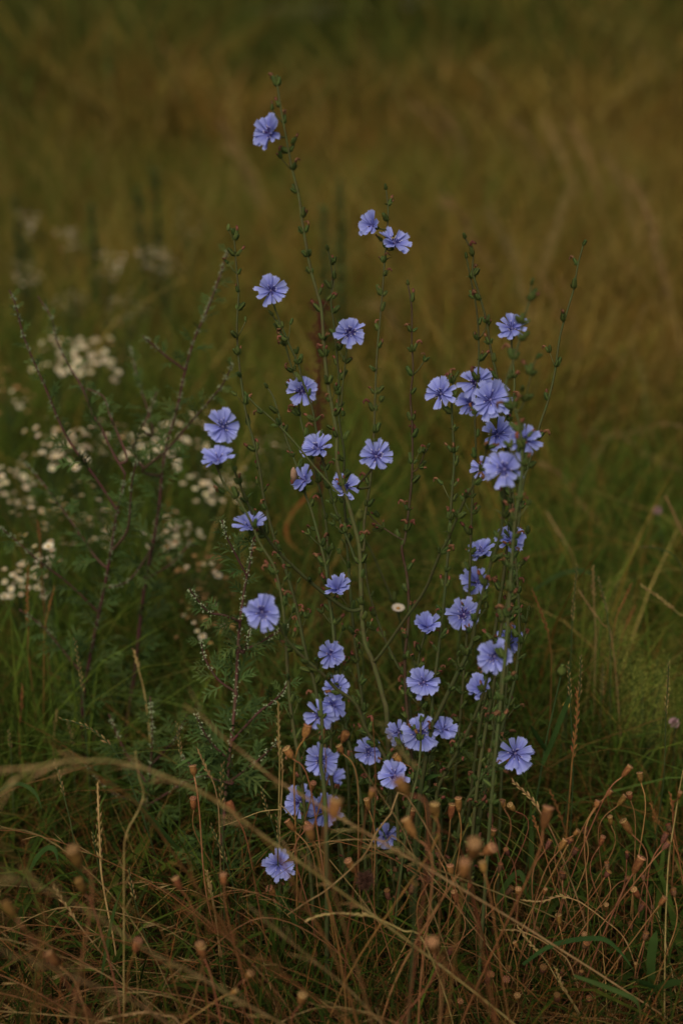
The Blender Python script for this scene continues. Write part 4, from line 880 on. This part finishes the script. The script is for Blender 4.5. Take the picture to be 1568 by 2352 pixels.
ST = [
 ('long dry stalk arching over the lower left from the left edge','B','-60,1010 0,940 100,850 200,790 320,755 450,740 700,745 950,810 1200,920 1400,1040 1560,1160',1.32,1.5,.0018,'straw',26),
 ('dry stalk crossing the arch and falling to the lower right','B','290,610 370,670 450,760 700,890 900,1070 1050,1290 1250,1570 1400,1800 1500,2050',1.45,1.7,.0017,'straw_red',8),
 ('blurred dry stalk over the leafy mugwort going down right','B','1130,400 1250,480 1350,580 1524,720 1650,830 1760,900',1.42,1.5,.0016,'straw',16),
 ('thick dry stalk running from left middle down to bottom centre','E','-60,670 0,700 230,830 400,980 560,1160 700,1420 860,1700 970,1950 1040,2195',1.35,1.6,.0020,'straw_red',8),
 ('straight pale broken straw crossing the centre bottom diagonally','E','600,1510 720,1430 850,1350 1010,1210 1100,1110 1180,960 1350,760',1.74,1.80,.0018,'straw',0),
 ('pale thin straw arching right under the lowest flowers','E','640,1110 740,1078 850,1050 1000,1035 1150,1038 1320,1055',1.72,1.76,.0010,'straw',0),
 ('straw branching over the bottom centre to the right','E','1010,1200 1100,1140 1180,1115 1290,1125 1400,1170',1.62,1.7,.0013,'straw',0),
 ('pale crooked straw pointing left under the leafy mugwort','E','175,955 260,925 350,890 430,860 520,848 590,845',1.84,1.88,.0011,'straw',0),
 ('long grey-brown straw across the lower left corner','B','-40,1440 0,1450 150,1480 300,1540 600,1700 900,1900 1200,2050 1450,2200',1.25,1.5,.0016,'straw',18),
 ('second straw parallel in the lower left corner','B','-40,1680 0,1700 150,1780 300,1880 500,2050 620,2180 700,2300',1.3,1.5,.0015,'straw_red',14),
 ('third lowest straw in the lower left corner','B','-40,1900 0,1910 120,1940 250,1980 400,2050 560,2110 800,2200 1000,2330',1.28,1.5,.0016,'straw',14),
 ('steep brown straw in the lower left corner','B','-20,1220 60,1300 200,1460 240,1600 260,1760 240,2000 220,2200',1.3,1.4,.0016,'straw_red',14),
 ('curved russet straw hanging below the leftmost blurred poppy head','B','480,1480 600,1540 780,1640 960,1740 1010,1850 1040,2000 1100,2200',1.5,1.7,.0013,'straw_red',0),
 ('straw fanning up from bottom left towards centre','B','-20,2150 200,2180 420,2240 600,2330',1.35,1.45,.0014,'straw_red',16),
 ('soft straw leaning in the bottom centre foreground','E','-40,1500 100,1560 300,1690 520,1840 700,1980 900,2120 1000,2200',1.35,1.5,.0014,'straw_red',16),
 ('another soft straw just above the bottom centre','E','0,1280 60,1420 200,1600 330,1810 450,1960 560,2120 640,2200',1.4,1.6,.0014,'straw_red',8),
 ('bare straw from the left poppies to the bottom centre','E','350,1440 470,1560 620,1680 830,1850 1000,1990 1150,2150',1.45,1.6,.0013,'straw',12),
 ('tall pale straw stem rising along the right edge','C','1570,30 1540,180 1510,380 1480,560 1465,800 1455,1100 1450,1500',1.80,1.84,.0017,'straw',0),
 ('hooked bare poppy stem bending over left of the big blurred heads','C','-10,440 20,425 60,420 110,450 160,530 195,610 230,760',1.60,1.70,.0014,'straw_red',0),
 ('dark curved bare stem under the starry flowers','E','1135,270 1145,400 1155,620 1150,850 1130,1050 1140,1300',1.80,1.86,.0012,'straw_red',0),
 ('bent bare stem passing in front of the lowest overlapping flowers','E','828,340 838,480 845,560 828,700 820,850 850,980 830,1200 860,1450',1.78,1.84,.0013,'straw_red',0),
 ('thin russet stem slanting from the low flowers to bottom right','E','1060,560 1150,700 1260,860 1340,1000 1420,1200 1500,1450',1.7,1.8,.0012,'straw',0),
 ('soft grey bare stem bending at the left above the tangle','B','830,680 850,830 880,950 830,1080 770,1200 760,1400 760,1750',1.62,1.7,.0013,'straw',6),
 ('straw slanting down through the bottom right of centre','C','0,1180 110,1290 240,1400 330,1520 400,1640',1.4,1.5,.0020,'straw_red',6),
]
for a in ST: dry_stalk(*a)
# tangle of half-fallen dry stems in the near left foreground
mb = MB()
for k in range(70):
    x0 = rng.uniform(-.75, .45); y0 = rng.uniform(1.15, 1.6); l = rng.uniform(.3, .6); a = rng.uniform(.5, 1.25); yd = rng.uniform(-.25, .25)
    top = Vector((x0 - l * math.cos(a), y0 + yd * l, l * math.sin(a) * .62)); top2 = top + Vector((-l * .22, 0, rng.uniform(-.10, .02)))
    if top.z > .36 - max(0, top.x + .25) * .5: continue
    m_ = Vector((x0, y0, 0)).lerp(top, .5) + Vector((l * .04, 0, l * .07)); pa = smooth([Vector((x0, y0, -.01)), m_, top, top2], 6); n = len(pa); rr = rng.uniform(.0006, .0011)
    mb.tube(pa, [rr * (1 - .6 * i / n) for i in range(n)], M[rng.choice(['straw', 'straw_red', 'straw_red', 'podstem'])], 4, False)
    for q_ in range(rng.choice([0, 5, 14])):
        i = rng.randrange(n // 2, n - 1); d = (pa[i + 1] - pa[i]).normalized(); o_ = (d + rperp(d) * .5).normalized(); mb.tube([pa[i], pa[i] + o_ * .012, pa[i] + o_ * .022], [.0003, .0007, .0002], M['straw'], 3, False)
tag(link('tangled_dry_grass', mb.mesh('tangled_dry_grass')), 'tangle of half-fallen dry stems in the lower left foreground', None, kind='stuff')
# larger tan grasses leaning far back on the right and centre
FARS = [(1300,450,1200,760,4.6),(1250,280,1380,600,6.0),(1320,300,1420,620,6.2),(1130,500,1250,800,4.2),(1460,430,1540,700,4.4),(1500,560,1568,820,3.6),(950,240,1080,420,7.5),(1010,255,1120,480,7.2),(380,110,430,230,10),(510,290,600,480,6.2),(530,340,640,520,6.0),(1450,800,1500,1000,3.4),(1360,990,1560,1080,3.2),(1240,1060,1400,1230,2.9),(1180,280,1300,500,6.6),(1390,360,1500,640,5.2),(1220,600,1350,900,3.9),(1430,600,1560,760,4.0),(860,700,960,820,4.2),(1480,700,1400,900,3.6),(1030,470,1120,600,5.0),(1290,640,1330,860,3.9),(1100,160,1220,330,9.0),(1560,980,1400,1000,3.0)]
FLAB = ['soft tan straw leaning between the two right chicory tips', 'far pinkish straw above the right chicory tips', 'far golden straw just right of the pinkish one', 'far straw running down beside the bare leaning chicory tip',
 'golden straw steep above the far right chicory tip', 'golden straw sloping to the right edge at upper height', 'pale far straw curving right of the twin high flowers', 'second pale far straw beside the curving one, a bit steeper',
 'very distant straw streak above left of the highest flower', 'soft golden straw leaning left of the tallest chicory stalk', 'longer dim straw right under the golden one left of the tallest chicory', 'bowed straw with drooping end near the right edge at middle height',
 'low arching pale straw meeting the right edge', 'pale straw slanting down right of the dense flower cluster', 'far pinkish straw high in the right meadow', 'far straw crossing the upper right meadow steeply',
 'blurred straw between the outermost chicory stalk and the right edge', 'blurred golden straw bending to the right edge above middle', 'dim straw behind the twin high flowers and the brownish stalk', 'straw leaning left into the right meadow, against the others',
 'dim straw left of the bare leaning chicory tip', 'short straw tuft stalk behind the outermost chicory stalk', 'very distant straw near the top of the right meadow', 'nearly level straw arch left of the right edge at middle height']
for i, (xa, ya, xb, yb, d_) in enumerate(FARS):
    mx_ = (xa + xb) / 2; dry_stalk(FLAB[i],
        None, f'{xa},{ya} {(xa * 2 + xb) / 3 + 6:.0f},{(ya * 2 + yb) / 3 - 12:.0f} {(xa + 2 * xb) / 3:.0f},{(ya + 2 * yb) / 3:.0f} {xb},{yb}', d_, d_ + .1, .0022 * d_ / 3.5 * (1 if d_ > 4 else .6), 'straw', 110 if d_ > 4 else 26)

# broad green blades that stand out
def blade(label, s, kind, d_, W=.004):
    q = mapc(s, kind) if kind else pts(s); path = make_path(q, d_ + .03, d_, rooted=False); n = len(path); mb = MB()
    base = Vector((path[0].x, path[0].y, max(0, path[0].z * 0))); V = []
    for i, p in enumerate(path):
        t = i / (n - 1); w_ = W * min(1, (1 - t) * 3 + .05) * (.6 + .4 * min(1, t * 4)); dd = (path[min(i + 1, n - 1)] - path[max(i - 1, 0)]).normalized(); sd_ = dd.cross(FW).normalized() * .8 + FW * .45
        V += [p - sd_ * w_ - base, p + dd.cross(sd_) * w_ * .3 - base, p + sd_ * w_ - base]
    F = []
    for i in range(n - 1):
        a = i * 3; F += [(a, a + 1, a + 4, a + 3), (a + 1, a + 2, a + 5, a + 4)]
    mb.add(V, F, M['blade']); tag(link('green_grass_shoot', mb.mesh('green_grass_shoot'), None, base), label, 'grass blade', 'broad green grass blades')
for a in [('broad straight green blade standing upright left in the poppy stand','617,1000 612,830 613,500 608,200','C',2.0,.0045), ('bent green blade folding over near the upper poppy rows','395,870 440,780 500,700 545,685 575,760 580,840','C',1.86,.0042),
          ('arching green blade low in the poppy stand','560,1260 700,1160 850,1110 1000,1095 1090,1110 1180,1190 1260,1300','C',1.78,.0034), ('long pale green blade curving low at the bottom right','880,1330 1050,1390 1180,1440 1280,1500 1300,1640','C',1.72,.0034),
          ('dark broad leaf blade at the right bottom edge','1370,1420 1365,1250 1380,1120 1400,1050','C',1.80,.0065), ('pointed dark leaf at the lower right corner','1400,1410 1480,1380 1570,1360','C',1.75,.005), ('dark leaf slanting left at the lower right corner','1400,1410 1330,1380 1250,1350','C',1.75,.0045),
          ('green blade arching above the blurred left poppy head','180,1420 230,1330 290,1275 340,1290 360,1380','B',1.9,.004), ('long blade crossing the left tangle diagonally','1100,1290 1000,1180 880,1040 780,950','B',1.95,.005), ('thin green blade slanting through the lower left','620,1560 540,1480 470,1400 435,1375','B',1.8,.003),
          ('slim upright green blade at the lower left','620,2080 660,1850 700,1660 745,1520','B',1.75,.0026), ('narrow long leaf reaching right beside the central clump','1330,690 1420,670 1500,640 1575,625','E',1.9,.0035), ('green blade low at left of the lowest flower','690,1660 620,1500 560,1400 520,1340','E',1.84,.004),
          ('wide pale blade far right in the meadow grass','600,1200 720,1120 820,1085 920,1090 1010,1150','G',2.4,.005), ('upright blade right of the lowest right flower','650,2250 720,2080 790,1900 830,1800','G',2.0,.0042), ('crossing green blade beside the lowest right flower','680,2170 620,2080 580,2010','G',2.0,.004),
          ('green blade rising at the left edge of the dark grass','560,560 570,400 580,200 600,50','B',2.4,.005), ('arching thin blade at the left under the dry arch','-10,930 60,890 140,885 220,940 260,1040','B',1.9,.003)]: blade(*a)
# shaggy dark seed ball
p = P(838, 2022, 1.80); mb = MB()
for k in range(340):
    z = rng.uniform(-1, 1); a = rng.uniform(0, 6.28); s = math.sqrt(1 - z * z); d = Vector((s * math.cos(a), s * math.sin(a), z)); l = rng.uniform(.009, .016)
    mb.tube([d * .003, d * l * .6 + rperp(d) * .001, d * l + rperp(d) * .003], [.0006, .0005, .0002], M['fuzz'], 3, False)
o = link('shaggy_seed_ball', mb.mesh('shaggy_seed_ball', False), None, p); tag(o, 'dark shaggy withered flower ball in the tangle below the clump', 'withered flower')

# copy check: every label on a thing is its own
seen = {}
for o in C.objects:
    if o.get('category') and o.get('label'): seen.setdefault(o['label'], []).append(o.name)
for k, v in seen.items():
    if len(v) > 1: print('DUP LABEL', k, v)
